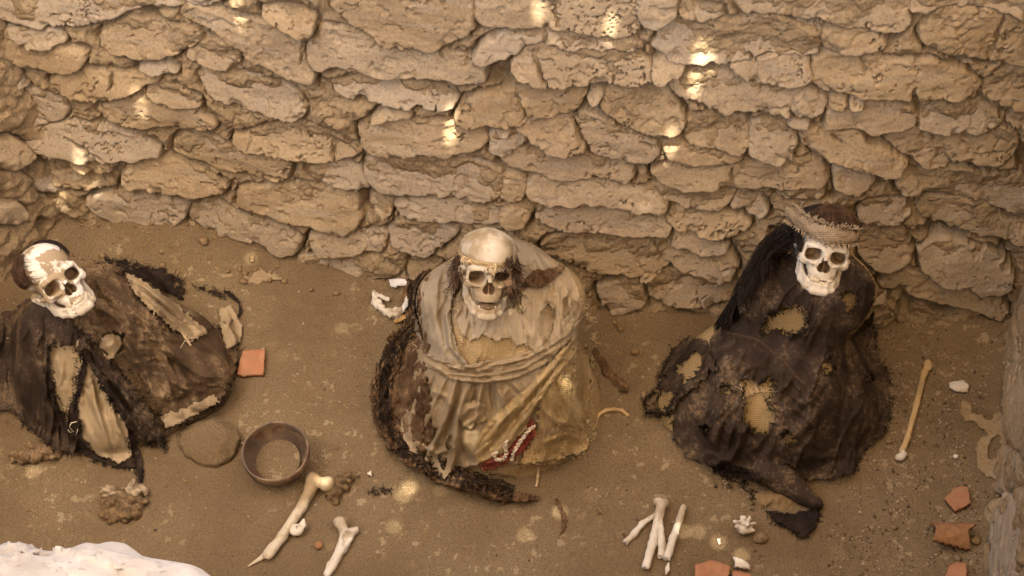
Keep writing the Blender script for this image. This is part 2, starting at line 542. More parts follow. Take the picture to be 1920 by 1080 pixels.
_R = """0,230 50,168 150,168 320,188 440,195 530,230 540,280 490,300 380,300 200,303 60,290 10,260
30,115 200,115 400,140 500,165 440,188 200,165 40,160
470,-30 620,-30 625,40 560,100 490,92 470,40
640,20 690,15 690,65 650,70 635,50
700,15 780,10 795,50 740,70 695,60
520,135 600,80 820,65 1000,65 1130,95 1150,150 1140,200 1080,205 940,190 900,222 740,238 640,228 540,190
820,-30 1490,-30 1490,60 1470,90 1400,100 1250,80 1090,42 1000,50 870,40
1152,100 1240,90 1400,112 1380,170 1290,178 1160,160
1525,90 1580,45 1720,10 1820,25 1960,95 1960,240 1880,228 1760,200 1600,170 1550,140
1500,-30 1960,-30 1960,60 1850,22 1720,-2 1560,35 1500,30
1125,250 1150,205 1200,183 1340,198 1480,213 1640,235 1760,283 1740,315 1690,355 1560,345 1440,345 1320,325 1180,310 1125,290
580,310 650,265 760,275 960,295 1120,330 1180,362 1180,390 1120,410 980,415 850,395 800,410 700,370 600,335
790,250 900,230 950,222 1040,185 1110,210 1120,290 1080,305 960,286 850,268
545,205 620,215 658,240 600,272 548,275
330,360 350,322 420,308 520,315 600,352 640,430 630,488 520,468 430,440 350,410
0,440 120,425 232,420 240,480 288,543 170,545 60,500
258,412 300,412 370,452 460,482 530,512 540,570 500,590 420,575 292,545 262,480
642,490 662,432 760,412 870,432 890,500 888,545 850,568 760,545 680,520
900,470 960,442 1060,472 1070,540 1000,598 920,570 893,530
1080,480 1150,463 1280,482 1350,502 1420,562 1478,600 1440,640 1340,620 1220,590 1100,550
1175,395 1230,365 1360,365 1500,372 1520,440 1500,460 1400,478 1280,465 1178,460
1527,425 1600,375 1720,382 1820,422 1835,450 1780,480 1700,490 1600,480 1524,465
1592,505 1700,485 1840,463 1890,490 1890,560 1840,602 1740,600 1640,588 1592,545
1425,492 1500,472 1570,502 1600,570 1648,608 1560,618 1482,580 1425,530
-50,565 0,525 60,562 180,562 300,572 458,602 458,650 400,668 300,650 180,658 80,625 0,612
530,625 600,595 700,598 830,614 1000,604 1100,585 1170,622 1185,670 1140,700 1000,690 900,682 820,690 720,700 600,685 540,650
560,515 640,523 760,562 870,573 850,603 760,600 640,590 560,580
50,672 110,645 260,662 470,692 560,740 575,770 520,775 420,750 280,740 130,738 60,710
470,705 560,685 720,702 820,722 830,750 760,785 680,770 580,750 490,724
832,735 920,752 965,790 930,818 900,790 832,788
90,790 130,748 260,744 440,782 580,822 610,850 560,870 420,860 250,840 110,812
120,875 250,855 400,872 520,902 560,950 540,1000 460,1020 340,1000 190,960 110,932
580,792 620,772 720,792 880,822 890,850 800,880 700,862 600,832
560,925 600,880 700,900 800,945 840,975 830,1030 760,1040 700,1010 600,1000
602,862 680,852 780,890 820,930 740,945 640,922 602,900
-30,640 40,642 50,720 20,738 -30,730
-30,742 60,752 80,780 40,820 -30,830
520,1035 600,1005 760,1045 820,1070 810,1120 640,1140 520,1100
330,1045 480,1035 500,1080 500,1130 400,1150 330,1110
1500,652 1620,625 1800,645 1960,675 1960,800 1840,788 1740,740 1600,720 1520,720
1312,762 1380,742 1480,762 1500,790 1460,830 1330,830 1292,800
1312,855 1400,845 1490,872 1500,950 1440,1000 1350,1000 1300,940
1512,765 1640,735 1760,765 1860,822 1960,862 1960,930 1840,888 1700,848 1560,820
1512,935 1580,895 1700,905 1820,952 1870,1010 1860,1080 1740,1060 1600,1030 1530,990
1380,1005 1500,1015 1640,1055 1860,1122 1840,1180 1700,1130 1500,1082 1370,1052
1870,225 1960,250 1960,400 1862,400 1832,372
1750,325 1800,292 1888,252 1880,330 1830,368 1770,360
1205,625 1290,625 1350,652 1340,690 1280,718 1212,682
1442,662 1500,642 1530,682 1520,718 1452,718
1842,425 1900,412 1960,432 1960,470 1880,468
1190,330 1240,335 1262,375 1230,395 1195,375
1262,385 1275,330 1330,340 1320,372
1000,700 1070,702 1180,712 1150,735 1040,740 990,725
1040,430 1100,420 1110,455 1060,468
300,320 330,330 312,372 285,372
-40,450 -5,450 -10,475 -50,480
740,1045 860,1060 900,1110 800,1120
600,940 560,1010 520,1020 480,1030
1300,1060 1380,1070 1420,1110 1330,1120"""
def _parse(txt, fx):
    return [[fx(*map(float, p.split(','))) for p in ln.split()] for ln in txt.strip().splitlines()]
BRICKS = _parse(_L, lambda x, y: (x / 2, y / 2)) + _parse(_R, lambda x, y: (x / 2 + 960, y / 2))
# cracks across and between blocks
_C = """1037,0 1046,50
1022,55 1022,80
1003,90 1006,110 1030,152
1120,95 1140,115 1152,132 1152,150
1379,30 1378,75 1395,95 1420,112
1884,20 1862,70 1850,110
1080,205 1085,240 1105,272
1373,312 1373,345
1715,150 1712,190
1720,215 1718,232
1610,95 1625,118
190,35 188,70 180,90
128,38 124,60
350,10 342,45
575,52 568,110
376,62 350,82 345,105
214,125 212,160
30,190 50,230
627,255 627,300
970,160 975,190 995,212
1480,198 1500,212
1823,312 1833,345 1820,355
1040,565 1020,580
300,238 302,268
470,165 420,150
480,320 540,340
890,300 800,290
1200,260 1230,265 1240,280
1300,365 1304,392
1560,245 1580,260
130,250 200,285"""
CRACKS = [[tuple(map(float, p.split(','))) for p in ln.split()] for ln in _C.strip().splitlines()]

def build_wall(wall, name, label, s0, s1, t0, t1, polys, cracks, res, seed, mb, mm):
    root = empty(name, tuple(wall.o), label, 'wall')
    root['kind'] = 'thing' if polys else 'structure'
    S = np.arange(s0, s1 + res, res); T = np.arange(t0, t1 + res, res)
    SS, TT = np.meshgrid(S, T)
    und = 0.022 * fbm(SS, TT, 0, 1.6, 3, seed)                       # broad bulges of the face
    wx = SS + 0.014 * fbm(SS, TT, 0, 13, 5, seed + 11, 0.6); wy = TT + 0.011 * fbm(SS, TT, 0, 15, 5, seed + 12, 0.6)
    # brick reliefs
    best = np.full(SS.shape, -1.0)
    rng = random.Random(seed)
    ckd = np.full(SS.shape, 1.0)
    for c in cracks:
        P = np.array(c)
        a = [max(0, int((P[:, 0].min() - 0.05 - s0) / res)), max(0, int((P[:, 1].min() - 0.05 - t0) / res))]
        b = [int((P[:, 0].max() + 0.05 - s0) / res) + 1, int((P[:, 1].max() + 0.05 - t0) / res) + 1]
        if b[0] <= a[0] or b[1] <= a[1]: continue
        sl = (slice(a[1], b[1]), slice(a[0], b[0]))
        jx = 0.007 * fbm(SS[sl], TT[sl], 5, 40, 3, seed + 30); jy = 0.007 * fbm(SS[sl], TT[sl], 9, 40, 3, seed + 31)
        d, _t = line_d(SS[sl] + jx, TT[sl] + jy, P)
        ckd[sl] = np.minimum(ckd[sl], d / (0.55 + 0.9 * np.sin(_t * 3.14)))
    a1, a2, _i = worley(SS * 7.5 + 1.1 * fbm(SS, TT, 0, 9, 4, seed + 40, 0.6), TT * 9 + 1.1 * fbm(SS, TT, 7, 9, 4, seed + 41, 0.6), seed + 42)
    rc = (a2 - a1) / 8.0 + 0.02 * sstep(0.20, 0.02, fbm(SS, TT, 0, 4, 2, seed + 43))
    ckd = np.minimum(ckd, rc * 1.2)
    crack = -0.034 * (1 - sstep(0.0010, 0.0042, ckd))
    data = []
    for poly in polys:
        P = smooth_poly(poly, 2)
        m = 0.03
        a = [max(0, int((P[:, 0].min() - m - s0) / res)), max(0, int((P[:, 1].min() - m - t0) / res))]
        b = [min(len(S), int((P[:, 0].max() + m - s0) / res) + 2), min(len(T), int((P[:, 1].max() + m - t0) / res) + 2)]
        if b[0] - a[0] < 4 or b[1] - a[1] < 4: continue
        sl = (slice(a[1], b[1]), slice(a[0], b[0]))
        sd = poly_sd(wx[sl], wy[sl], P) + 0.0065                        # the blocks nearly meet
        best[sl] = np.maximum(best[sl], sd)
        data.append((P, sl, sd))
    # mortar: crumbly lumps, sunk next to the blocks
    f1, f2, cid = worley(SS * 24 + 0.8 * fbm(SS, TT, 0, 20, 2, seed + 5), TT * 28 + 0.8 * fbm(SS, TT, 3, 20, 2, seed + 6), seed + 3)
    g1, g2, gid = worley(SS * 60 + 0.9 * fbm(SS, TT, 0, 30, 2, seed + 7), TT * 60, seed + 4)
    lump = 0.016 * np.sqrt(np.clip(1 - f1 * f1 * 1.1, 0, 1)) * (0.4 + cid) - 0.012 * (1 - sstep(0.0, 0.10, f2 - f1))
    lump += 0.005 * np.sqrt(np.clip(1 - g1 * g1 * 1.1, 0, 1)) * gid - 0.003 * (1 - sstep(0, 0.12, g2 - g1))
    away = sstep(-0.002, -0.045, best)
    mh = und + 0.001 + 0.5 * lump * (0.6 + 0.4 * away) + 0.008 * away + 0.016 * fbm(SS, TT, 0, 11, 5, seed + 8)
    gap = sstep(-0.15, 0.35, fbm(SS, TT, 0, 7, 3, seed + 10))
    mh -= (0.016 + 0.036 * gap) * np.exp(-((best + 0.003) / 0.0045) ** 2)
    hole = sstep(0.30, 0.45, fbm(SS, TT, 0, 8, 2, seed + 9)) * sstep(0.0, -0.012, best)
    mh -= 0.05 * hole
    for P, sl, sd in data:
        u, v = SS[sl], TT[sl]
        cs, ct = P[:, 0].mean(), P[:, 1].mean(); hh = (P[:, 1].max() - P[:, 1].min()) / 2 + 1e-3
        k = rng.random()
        proud = 0.004 + 0.016 * rng.random()
        edge = 0.005 + 0.006 * rng.random()
        up = np.clip((v - ct) / hh, -1.2, 1.2)                       # +1 top edge, -1 bottom edge
        e = np.where(up > 0, edge * (1 + 1.8 * up), edge * 0.8)
        q = np.clip(sd / e, -1.5, 1)
        prof = np.where(q > 0, np.sqrt(np.clip(1 - (1 - q) ** 2, 0, 1)), q * 2.0)
        h = und[sl] - 0.010 + (proud + 0.012) * prof - (0.006 + 0.014 * rng.random()) * up * (q > 0) * np.clip(q, 0, 1) + 0.008 * (k - 0.5)
        # facets, grain and chipped corners
        h += 0.007 * fbm(u, v, k * 9, 7, 3, seed + 20) + 0.0022 * fbm(u * 0.5, v * 1.6, k * 5, 26, 4, seed + 21)
        ch = fbm(u, v, k * 7, 18, 3, seed + 22)
        h -= 0.012 * sstep(0.25, 0.5, ch) * (1 - sstep(0.0, 0.04, sd))
        dent = fbm(u, v, k * 3, 30, 3, seed + 23)
        h -= 0.004 * sstep(0.32, 0.42, dent)
        # crumbled surface on some blocks
        if rng.random() < 0.25:
            cr = sstep(0.05, 0.4, fbm(u, v, k * 4, 6, 2, seed + 24))
            h += cr * (0.6 * lump[sl] - 0.006)
        h += crack[sl]
        if h.shape[0] < 3: continue
        mask = sd > -0.010
        F, used = grid_faces(mask)
        if len(F) < 6: continue
        V = wall.P(u, v, h)[used]
        mesh_obj('brick', V, F, mb, root)
    F, used = grid_faces(np.ones(SS.shape, bool))
    mesh_obj('mortar', wall.P(SS, TT, mh)[used], F, mm, root)
    return root

bw = build_wall(BACK, 'adobe_wall', 'long back wall of rough tan adobe blocks behind the three mummies', -0.30, BACK.L + 0.30, -0.06, 1.33,
                [[BACK.hit(*p) for p in poly] for poly in BRICKS], [[BACK.hit(*p) for p in c] for c in CRACKS], 0.003, 3, M['brick'], M['mortar'])

LEFT, RIGHT = Wall(LA, P0), Wall(P1, RF)
_LB = ["-20,262 20,255 45,275 40,300 10,312 -30,305", "-40,375 0,372 30,385 36,402 10,415 -30,410", "70,300 110,310 118,345 90,360 66,340"]
_RB = ["1897,622 1935,560 1960,640 1950,860 1905,845 1890,760", "1842,868 1880,835 1918,850 1912,915 1870,925 1845,905", "1872,945 1915,925 1960,880 1960,1000 1900,1110 1862,1100", "1900,560 1960,470 1960,540 1905,600"]
def _sp(t): return [tuple(map(float, p.split(','))) for p in t.split()]
build_wall(LEFT, 'adobe_wall', 'short left wall of mud-plastered adobe next to the skull with brown hair', -0.1, LEFT.L + 0.12, -0.05, 1.33,
           [[LEFT.hit(*p) for p in _sp(b)] for b in _LB], [], 0.005, 17, M['brick'], M['mortar'])
build_wall(RIGHT, 'adobe_wall', 'right wall of pale mud blocks beside the gravel and the terracotta sherds', -0.1, RIGHT.L + 0.1, -0.05, 1.33,
           [[RIGHT.hit(*p) for p in _sp(b)] for b in _RB], [], 0.005, 29, M['brick'], M['mortar'])
NEAR, LEFT2 = Wall(RF, LF), Wall(LF, LA)
build_wall(LEFT2, 'adobe_wall', 'adobe side wall of the tomb running on beside the left mummy', -0.1, LEFT2.L + 0.1, -0.05, 1.33, [], [], 0.02, 53, M['brick'], M['mortar'])
build_wall(NEAR, 'adobe_wall', 'adobe wall closing the tomb on the side facing the mummies', -0.1, NEAR.L + 0.1, -0.05, 1.33, [], [], 0.03, 41, M['brick'], M['mortar'])
# ------------------------------------------------------------------ tomb floor and the desert round the pit
def floor_h(x, y):
    h = 0.012 * fbm(x, y, 0, 2.2, 3, 71) + 0.006 * fbm(x, y, 0, 11, 3, 73) + 0.003 * fbm(x, y, 0, 32, 2, 74)
    return h
def floor_z(p):
    return float(floor_h(np.array([p.x]), np.array([p.y]))[0])
_x = np.arange(-1.75, 1.55, 0.008); _y = np.arange(0.85, 3.05, 0.008)
FX, FY = np.meshgrid(_x, _y)
FZ = floor_h(FX, FY)
# sand drifts banked against the foot of the walls
for w, amt in ((BACK, 0.035), (LEFT, 0.04), (RIGHT, 0.03)):
    rel = np.stack([FX, FY, FX * 0], -1) - w.o
    dd = rel @ np.array([w.n[0], w.n[1], 0]) - w.B(rel @ w.s)
    FZ = FZ + amt * np.exp(-np.clip(dd, 0, 9) / 0.07) * (0.5 + 0.6 * fbm(FX, FY, 0, 4, 2, 75))
# the raised sand slope in the left corner behind the brown cloak
_c = floor_pt(330, 440)
FZ = FZ + 0.07 * np.exp(-(((FX - _c.x) / 0.28) ** 2 + ((FY - _c.y) / 0.12) ** 2))
# sand banked against the three bundles
for cx, cy, rx, ry in ((-0.03, 2.25, 0.25, 0.22), (0.59, 2.25, 0.27, 0.21), (-0.91, 2.30, 0.23, 0.19)):
    q = np.sqrt(((FX - cx) / rx) ** 2 + ((FY - cy) / ry) ** 2)
    FZ = FZ + 0.016 * np.exp(-((q - 1.0) / 0.13) ** 2) * np.clip(0.5 + 1.2 * fbm(FX, FY, 0, 6, 3, 79), 0, 1.5)
_f, _u_ = grid_faces(np.ones(FX.shape, bool))
FLOORV = np.stack([FX, FY, FZ], -1)
floor = mesh_obj('ground', FLOORV[_u_], _f, M['sand'], origin=(0, 0, 0))
tag(floor, 'brown sandy floor of the open tomb with pale crust flakes', kind='structure')
FLOOR_BVH = BVHTree.FromPolygons(FLOORV[_u_].tolist(), _f.tolist())
def on_floor(px, py):
    d = ray(px, py).normalized()
    hit = FLOOR_BVH.ray_cast(CAMV, d)
    return hit[0] if hit[0] is not None else floor_pt(px, py)
def z_at(x, y):
    h = FLOOR_BVH.ray_cast(Vector((x, y, 1.0)), Vector((0, 0, -1)))
    return h[0].z if h[0] is not None else 0.0

# desert level outside: one sheet with the pit cut out of it
def _top(p, w1, w2):
    return np.array(p) + RIM * (w1.t + w2.t - np.array([0, 0, 1.0]))
ring0 = [_top(P0, BACK, LEFT), _top(P1, BACK, RIGHT), _top(RF, RIGHT, NEAR), _top(LF, LEFT2, NEAR), _top(LA, LEFT, LEFT2)]
cen = sum(ring0) / 5
V, F = [], []
rads = [0.0, 0.15, 0.6, 1.5, 4, 12, 40, 140, 400]
per = []
for k in range(5):
    for j in range(12):
        per.append(ring0[k] + (ring0[(k + 1) % 5] - ring0[k]) * j / 12)
for r in rads:
    for i, p in enumerate(per):
        d = p - cen; d[2] = 0; d /= np.linalg.norm(d)
        q = p + d * r
        q[2] = RIM + (0.0 if r == 0 else 0.03 * math.sin(q[0] * 1.7) * math.cos(q[1] * 1.3) + min(r, 8) * 0.004)
        V.append(q)
n = len(per)
for a in range(len(rads) - 1):
    for i in range(n):
        j = (i + 1) % n
        F.append((a * n + i, a * n + j, (a + 1) * n + j, (a + 1) * n + i))
ground = mesh_obj('ground', V, F, M['desert'], origin=(0, 0, 0))
tag(ground, 'pale desert sand around the tomb', kind='structure')
bm = bmesh.new(); bm.from_mesh(ground.data); bmesh.ops.recalc_face_normals(bm, faces=bm.faces); bm.to_mesh(ground.data); bm.free()

# ------------------------------------------------------------------ bone, skull
def add_attr(o, name, vals):
    a = o.data.attributes.new(name, 'FLOAT', 'POINT')
    a.data.foreach_set('value', np.asarray(vals, dtype=np.float32))

def bone_mat(name, c1, c2, dirt, dirt_amt=0.5, dirt_scale=18.0, lo=0.52, hi=0.62):
    n = NT(name, 0.8, 0.2)
    v = n.n('ShaderNodeTexCoord').outputs['Object']
    base = n.mix(n.ramp(n.noise(14, 3, vec=v), 0.35, 0.65), c1, c2)
    d = n.noise(dirt_scale, 5, 0.6, vec=v)
    base = n.mix(n.math('MULTIPLY', n.ramp(d, lo, hi), dirt_amt), base, dirt)
    f = n.noise(260, 3, 0.7, vec=v)
    base = n.mix(n.ramp(f, 0.45, 0.8, 0, 0.35), base, (c1[0] * .6, c1[1] * .55, c1[2] * .45))
    tis_shade = n.mix(n.ramp(d, 0.35, 0.65), (0.10, 0.058, 0.026), (0.27, 0.175, 0.085))
    base = n.mix(n.attr('tissue_shade'), base, tis_shade)  # brown lining colour that also paints the shade inside the cavities
    n.color(base)
    n.bump(n.math('ADD', f, n.math('MULTIPLY', d, 1.5)), 0.0012, 0.6)
    return n.m
M['bone'] = bone_mat('sun_bleached_bone', (0.54, 0.45, 0.31), (0.43, 0.34, 0.20), (0.27, 0.18, 0.085), 0.85, 12, 0.46, 0.60)
M['bone_dirty'] = bone_mat('bone_with_skin_patches', (0.62, 0.56, 0.45), (0.55, 0.47, 0.35), (0.25, 0.165, 0.08), 0.9, 17, 0.485, 0.525)
M['bone_white'] = bone_mat('chalky_bone', (0.60, 0.53, 0.41), (0.50, 0.42, 0.30), (0.30, 0.21, 0.11), 0.6, 24, 0.48, 0.62)
M['bone_yellow'] = bone_mat('yellowed_bone', (0.50, 0.34, 0.16), (0.43, 0.28, 0.12), (0.28, 0.22, 0.10), 0.5, 20, 0.5, 0.65)
M['tooth'] = bone_mat('tooth_enamel', (0.66, 0.57, 0.40), (0.55, 0.45, 0.28), (0.30, 0.2, 0.1), 0.5, 40)
def plain_mat(name, c, rough=0.9, var=0.5, scale=40, bump=0.002, spec=0.15):
    n = NT(name, rough, spec)
    f = n.noise(scale, 4, 0.65)
    n.color(n.mix(n.ramp(f, 0.35, 0.68), tuple(k * (1 - var) for k in c), tuple(min(1, k * (1 + var * 0.5)) for k in c)))
    n.bump(f, bump, 0.8)
    return n.m
M['mud'] = plain_mat('dried_mud', (0.19, 0.122, 0.06), 0.95, 0.4, 160, 0.003)

def skull_sdf(res=0.15):
    """cranium (cm): x to the viewer's right, -y the face, z up; origin between the orbits' outer rims and the ears"""
    v = Vol((-8.2, -10.5, -9.0), (8.2, 10.6, 10.4), res)
    v.add(v.ell((0, 1.4, 2.8), (6.6, 8.6, 6.2)))
    v.add(v.ell((0, -2.6, 2.7), (5.5, 5.4, 5.9)), 1.6)
    for s in (-1, 1):
        v.add(v.ell((s * 3.2, 2.6, 4.0), (3.3, 3.6, 3.0)), 1.8)              # parietal bosses
        v.sub(v.ell((s * 7.6, -4.4, -1.0), (2.3, 2.8, 3.4)), 1.2)            # temples
        v.add(v.ell((s * 3.3, -3.4, -1.8), (2.2, 2.6, 2.7)), 0.6)
    v.add(v.cap((-4.0, -6.5, 0.25), (-0.9, -7.6, 0.1), 0.95, 0.85), 0.9)     # brow
    v.add(v.cap((4.0, -6.5, 0.25), (0.9, -7.6, 0.1), 0.95, 0.85), 0.9)
    v.add(v.ell((0, -7.0, -0.4), (1.6, 1.4, 1.8)), 0.8)
    v.add(v.ell((0, -4.4, -4.6), (3.9, 3.7, 3.4)), 0.8)                      # upper jaw block
    v.add(v.ell((0, -6.1, -6.3), (3.0, 2.4, 1.7)), 0.7)                     # alveolar process
    for s in (-1, 1):
        v.add(v.cap((s * 4.9, -5.9, 0.3), (s * 4.95, -5.7, -2.6), 0.55, 0.6), 0.45)   # lateral orbital rim
        v.add(v.cap((s * 4.9, -5.7, -2.7), (s * 2.6, -7.1, -3.9), 0.85, 0.7), 0.6)    # lower rim
        v.add(v.ell((s * 4.6, -5.5, -3.5), (1.5, 1.1, 1.3)), 0.6)                    # cheekbone
        v.add(v.cap((s * 5.2, -5.0, -3.3), (s * 6.35, -2.2, -2.9), 0.62, 0.42, (1, 1, 1.3)), 0.4)
        v.add(v.cap((s * 6.35, -2.2, -2.9), (s * 6.1, 1.2, -2.4), 0.42, 0.5, (1, 1, 1.3)), 0.3)
        v.add(v.cap((s * 1.0, -7.7, -0.4), (s * 1.25, -7.5, -3.9), 0.55, 0.6), 0.5)   # frontal process
        v.add(v.cap((s * 5.6, 3.0, -2.2), (s * 5.3, 2.2, -4.6), 1.4, 0.7), 0.8)       # mastoid
        v.add(v.cap((s * 2.4, -6.4, -4.4), (s * 2.7, -5.9, -6.2), 0.8, 0.7), 0.5)
    v.add(v.cap((0, -7.7, -0.5), (0, -8.9, -2.5), 0.55, 0.62), 0.5)          # nasal bones
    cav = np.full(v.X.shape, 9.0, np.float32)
    for s in (-1, 1):                                                        # orbits: rounded squares, deep
        x, y, z = v.X - s * 2.95, v.Y + 6.2, v.Z + 1.75
        zz = z + 0.12 * s * x; xx = x - s * 0.30 * (y + 1.5) * 0.4
        tap = 1.0 + 0.20 * np.clip(y, 0, 4)
        d = ((np.abs(xx * tap / 1.88) ** 2.7 + np.abs(zz * tap / 1.62) ** 2.7) ** (1 / 2.7) - 1) * 1.6
        dorb = np.maximum(d, np.abs(y) - 3.6)
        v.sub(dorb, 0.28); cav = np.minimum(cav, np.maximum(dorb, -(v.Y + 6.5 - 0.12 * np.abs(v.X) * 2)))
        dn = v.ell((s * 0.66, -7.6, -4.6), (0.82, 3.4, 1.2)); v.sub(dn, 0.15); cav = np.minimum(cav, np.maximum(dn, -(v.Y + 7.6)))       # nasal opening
        v.sub(v.ell((s * 2.75, -8.6, -5.3), (0.9, 1.1, 1.0)), 0.6)           # canine fossa
        v.sub(v.ell((s * 2.7, -7.6, -4.35), (0.28, 0.8, 0.24)), 0.1)
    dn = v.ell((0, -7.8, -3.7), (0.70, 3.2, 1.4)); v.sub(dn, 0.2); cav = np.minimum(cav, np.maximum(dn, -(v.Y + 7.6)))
    v.add(v.cap((0, -6.6, -3.2), (0, -6.9, -5.4), 0.14), 0.1)               # septum
    for k in range(14):                                                      # bulges of the roots
        a = (k - 6.5) / 6.5 * 1.25
        x, y = 2.95 * math.sin(a), -5.1 - 3.3 * math.cos(a)
        v.add(v.cap((x * .98, y * .985, -5.9), (x, y, -7.35), 0.24, 0.33), 0.25)
    v.sub(v.ell((0, -4.6, -8.7), (2.1, 2.9, 1.7)), 0.4)                      # palate
    v.both(v.D + 0.05 * fbm(v.X, v.Y, v.Z, 0.7, 3, 5))
    V, F = v.mesh()
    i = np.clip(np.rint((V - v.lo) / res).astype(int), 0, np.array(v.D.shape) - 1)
    cavity_dark = 1 - sstep(0.05, 0.42, cav[i[:, 0], i[:, 1], i[:, 2]])              # dried tissue plus painted-in shade deep in the sockets and the nose
    return V, F, cavity_dark

def jaw_sdf(res=0.14):
    """mandible (cm), teeth line at about z = -8.4, condyles at (+-5.4, -0.4, -3.6)"""
    v = Vol((-7.0, -10.2, -13.2), (7.0, 2.2, -2.6), res)
    P = [(-4.7, -0.6, -8.6), (-4.3, -3.2, -9.8), (-3.2, -6.4, -10.7), (-1.5, -8.0, -11.2), (0, -8.3, -11.3)]
    for s in (-1, 1):
        Q = [(s * -p[0], p[1], p[2]) for p in P]
        for a, b in zip(Q[:-1], Q[1:]):
            v.add(v.cap(a, b, 0.78, 0.8, (1, 1, 1.15)), 0.5)
            v.add(v.cap((a[0] * .96, a[1] + .1, a[2] + 1.4), (b[0] * .96, b[1] + .1, b[2] + 1.5), 0.55, 0.55, (1, 1, 1.3)), 0.55)
        v.add(v.cap((s * 4.8, -0.5, -8.8), (s * 5.3, 0.2, -3.9), 0.8, 0.55), 0.5)      # ramus, rear edge
        v.add(v.cap((s * 4.4, -2.9, -9.2), (s * 4.9, -2.7, -4.2), 0.7, 0.35), 0.5)      # ramus, front edge
        v.add(v.cap((s * 4.6, -1.6, -9.0), (s * 5.1, -1.2, -6.0), 0.6, 0.45), 0.6)
        v.add(v.ell((s * 1.1, -8.2, -11.4), (1.1, 0.8, 0.85)), 0.7)                      # chin
    for k in range(14):
        a = (k - 6.5) / 6.5 * 1.28
        x, y = 2.78 * math.sin(a), -5.0 - 3.2 * math.cos(a)
        v.add(v.cap((x, y, -10.4), (x, y, -9.3), 0.36, 0.30), 0.3)
    v.sub(v.ell((2.6, -7.7, -10.9), (0.22, 0.5, 0.2)), 0.1); v.sub(v.ell((-2.6, -7.7, -10.9), (0.22, 0.5, 0.2)), 0.1)
    v.both(v.D + 0.04 * fbm(v.X, v.Y, v.Z, 0.8, 3, 6))
    return v.mesh()

def tooth_mesh(c, w, h, dep, out, up, nose=1.0):
    """an 8-sided crown tapering to the gum, 3 rings"""
    V = []
    out = np.array(out); up = np.array(up, float); side = np.cross(up, out)
    for t, k in ((-0.35, 0.72), (0.35, 1.0), (0.85, 0.95), (1.0, 0.6)):
        for i in range(8):
            a = 2 * math.pi * i / 8 + math.pi / 8
            V.append(np.array(c) + up * h * t + side * w / 2 * k * math.cos(a) * 1.06 + out * dep / 2 * k * math.sin(a) * (1 - 0.35 * max(0, t) * (nose)))
    F = [(r * 8 + i, r * 8 + (i + 1) % 8, r * 8 + 8 + (i + 1) % 8, r * 8 + 8 + i) for r in range(3) for i in range(8)]
    F.append((24, 25, 26, 27)); F.append((24, 27, 28, 31)); F.append((28, 29, 30, 31))
    return np.array(V), F

SKULL, JAW = skull_sdf(), jaw_sdf()
def place_skull(parent, M3, mat, jaw_deg=4.0, jaw_mat=None, miss_up=(), miss_low=(), seed=0, edits=None, jaw_shift=(0, 0, 0)):
    """M3: 4x4 from skull centimetres to the world. Builds cranium, mandible and single teeth below parent."""
    m = np.array(M3)
    def tw(V): return V @ m[:3, :3].T + m[:3, 3]
    V, F, cavity_dark = SKULL
    if edits: V = edits(V.copy())
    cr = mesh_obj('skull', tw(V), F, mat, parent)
    add_attr(cr, 'tissue_shade', cavity_dark)
    ang = math.radians(jaw_deg); pv = np.array([0, -0.2, -3.8])
    R = np.array([[1, 0, 0], [0, math.cos(ang), -math.sin(ang)], [0, math.sin(ang), math.cos(ang)]])
    def jw(V): return ((V * np.array([1, 1, 0.93]) - pv) @ R.T + pv + np.array(jaw_shift) + np.array([0, 0, 0.25]))
    V, F = JAW
    jo = mesh_obj('jaw', tw(jw(V)), F, jaw_mat or mat, parent)
    rng = random.Random(seed)
    for low in (0, 1):
        for k in range(14):
            if k in (miss_low if low else miss_up): continue
            a = (k - 6.5) / 6.5 * (1.28 if low else 1.25)
            rad = (2.78, -5.0, 3.25) if low else (2.95, -5.1, 3.4)
            c = [rad[0] * math.sin(a), rad[1] - rad[2] * math.cos(a), -9.15 if low else -7.4]
            out = np.array([math.sin(a) * 1.1, -math.cos(a), 0]); out /= np.linalg.norm(out)
            w = (0.74 if k in (6, 7) else 0.66) if not low else 0.58
            if k < 4 or k > 9: w = 0.86
            h = 0.75 + 0.2 * rng.random()
            up = [0.05 * (rng.random() - .5), 0, 1 if low else -1]
            tv, tf = tooth_mesh(c, w, h * (0.85 if low else 1), 0.62 if 4 <= k <= 9 else 0.95, out, up)
            if low: tv = jw(tv)
            # teeth belong to the bone they stand in
            mesh_obj('tooth', tw(tv), tf, M['tooth'], jo if low else cr, origin=np.array(parent.location))
    return cr, jo

def skull_matrix(px, py, y, yaw, pitch, roll, size=1.0):
    """pose as seen: yaw > 0 turns the face to the picture's right, pitch > 0 lifts the face, roll > 0 leans the crown to the right"""
    c = at_y(px, py, y)
    base = Matrix((CR, CB * -1, CU)).transposed()         # skull x -> right, y -> away from viewer, z -> up
    r = Matrix.Rotation(math.radians(roll), 3, 'Y') @ Matrix.Rotation(math.radians(yaw), 3, 'Z') @ Matrix.Rotation(math.radians(-pitch), 3, 'X')
    m3 = base @ r
    m3 = m3 * (0.01 * size)
    m = m3.to_4x4(); m.translation = c
    return m
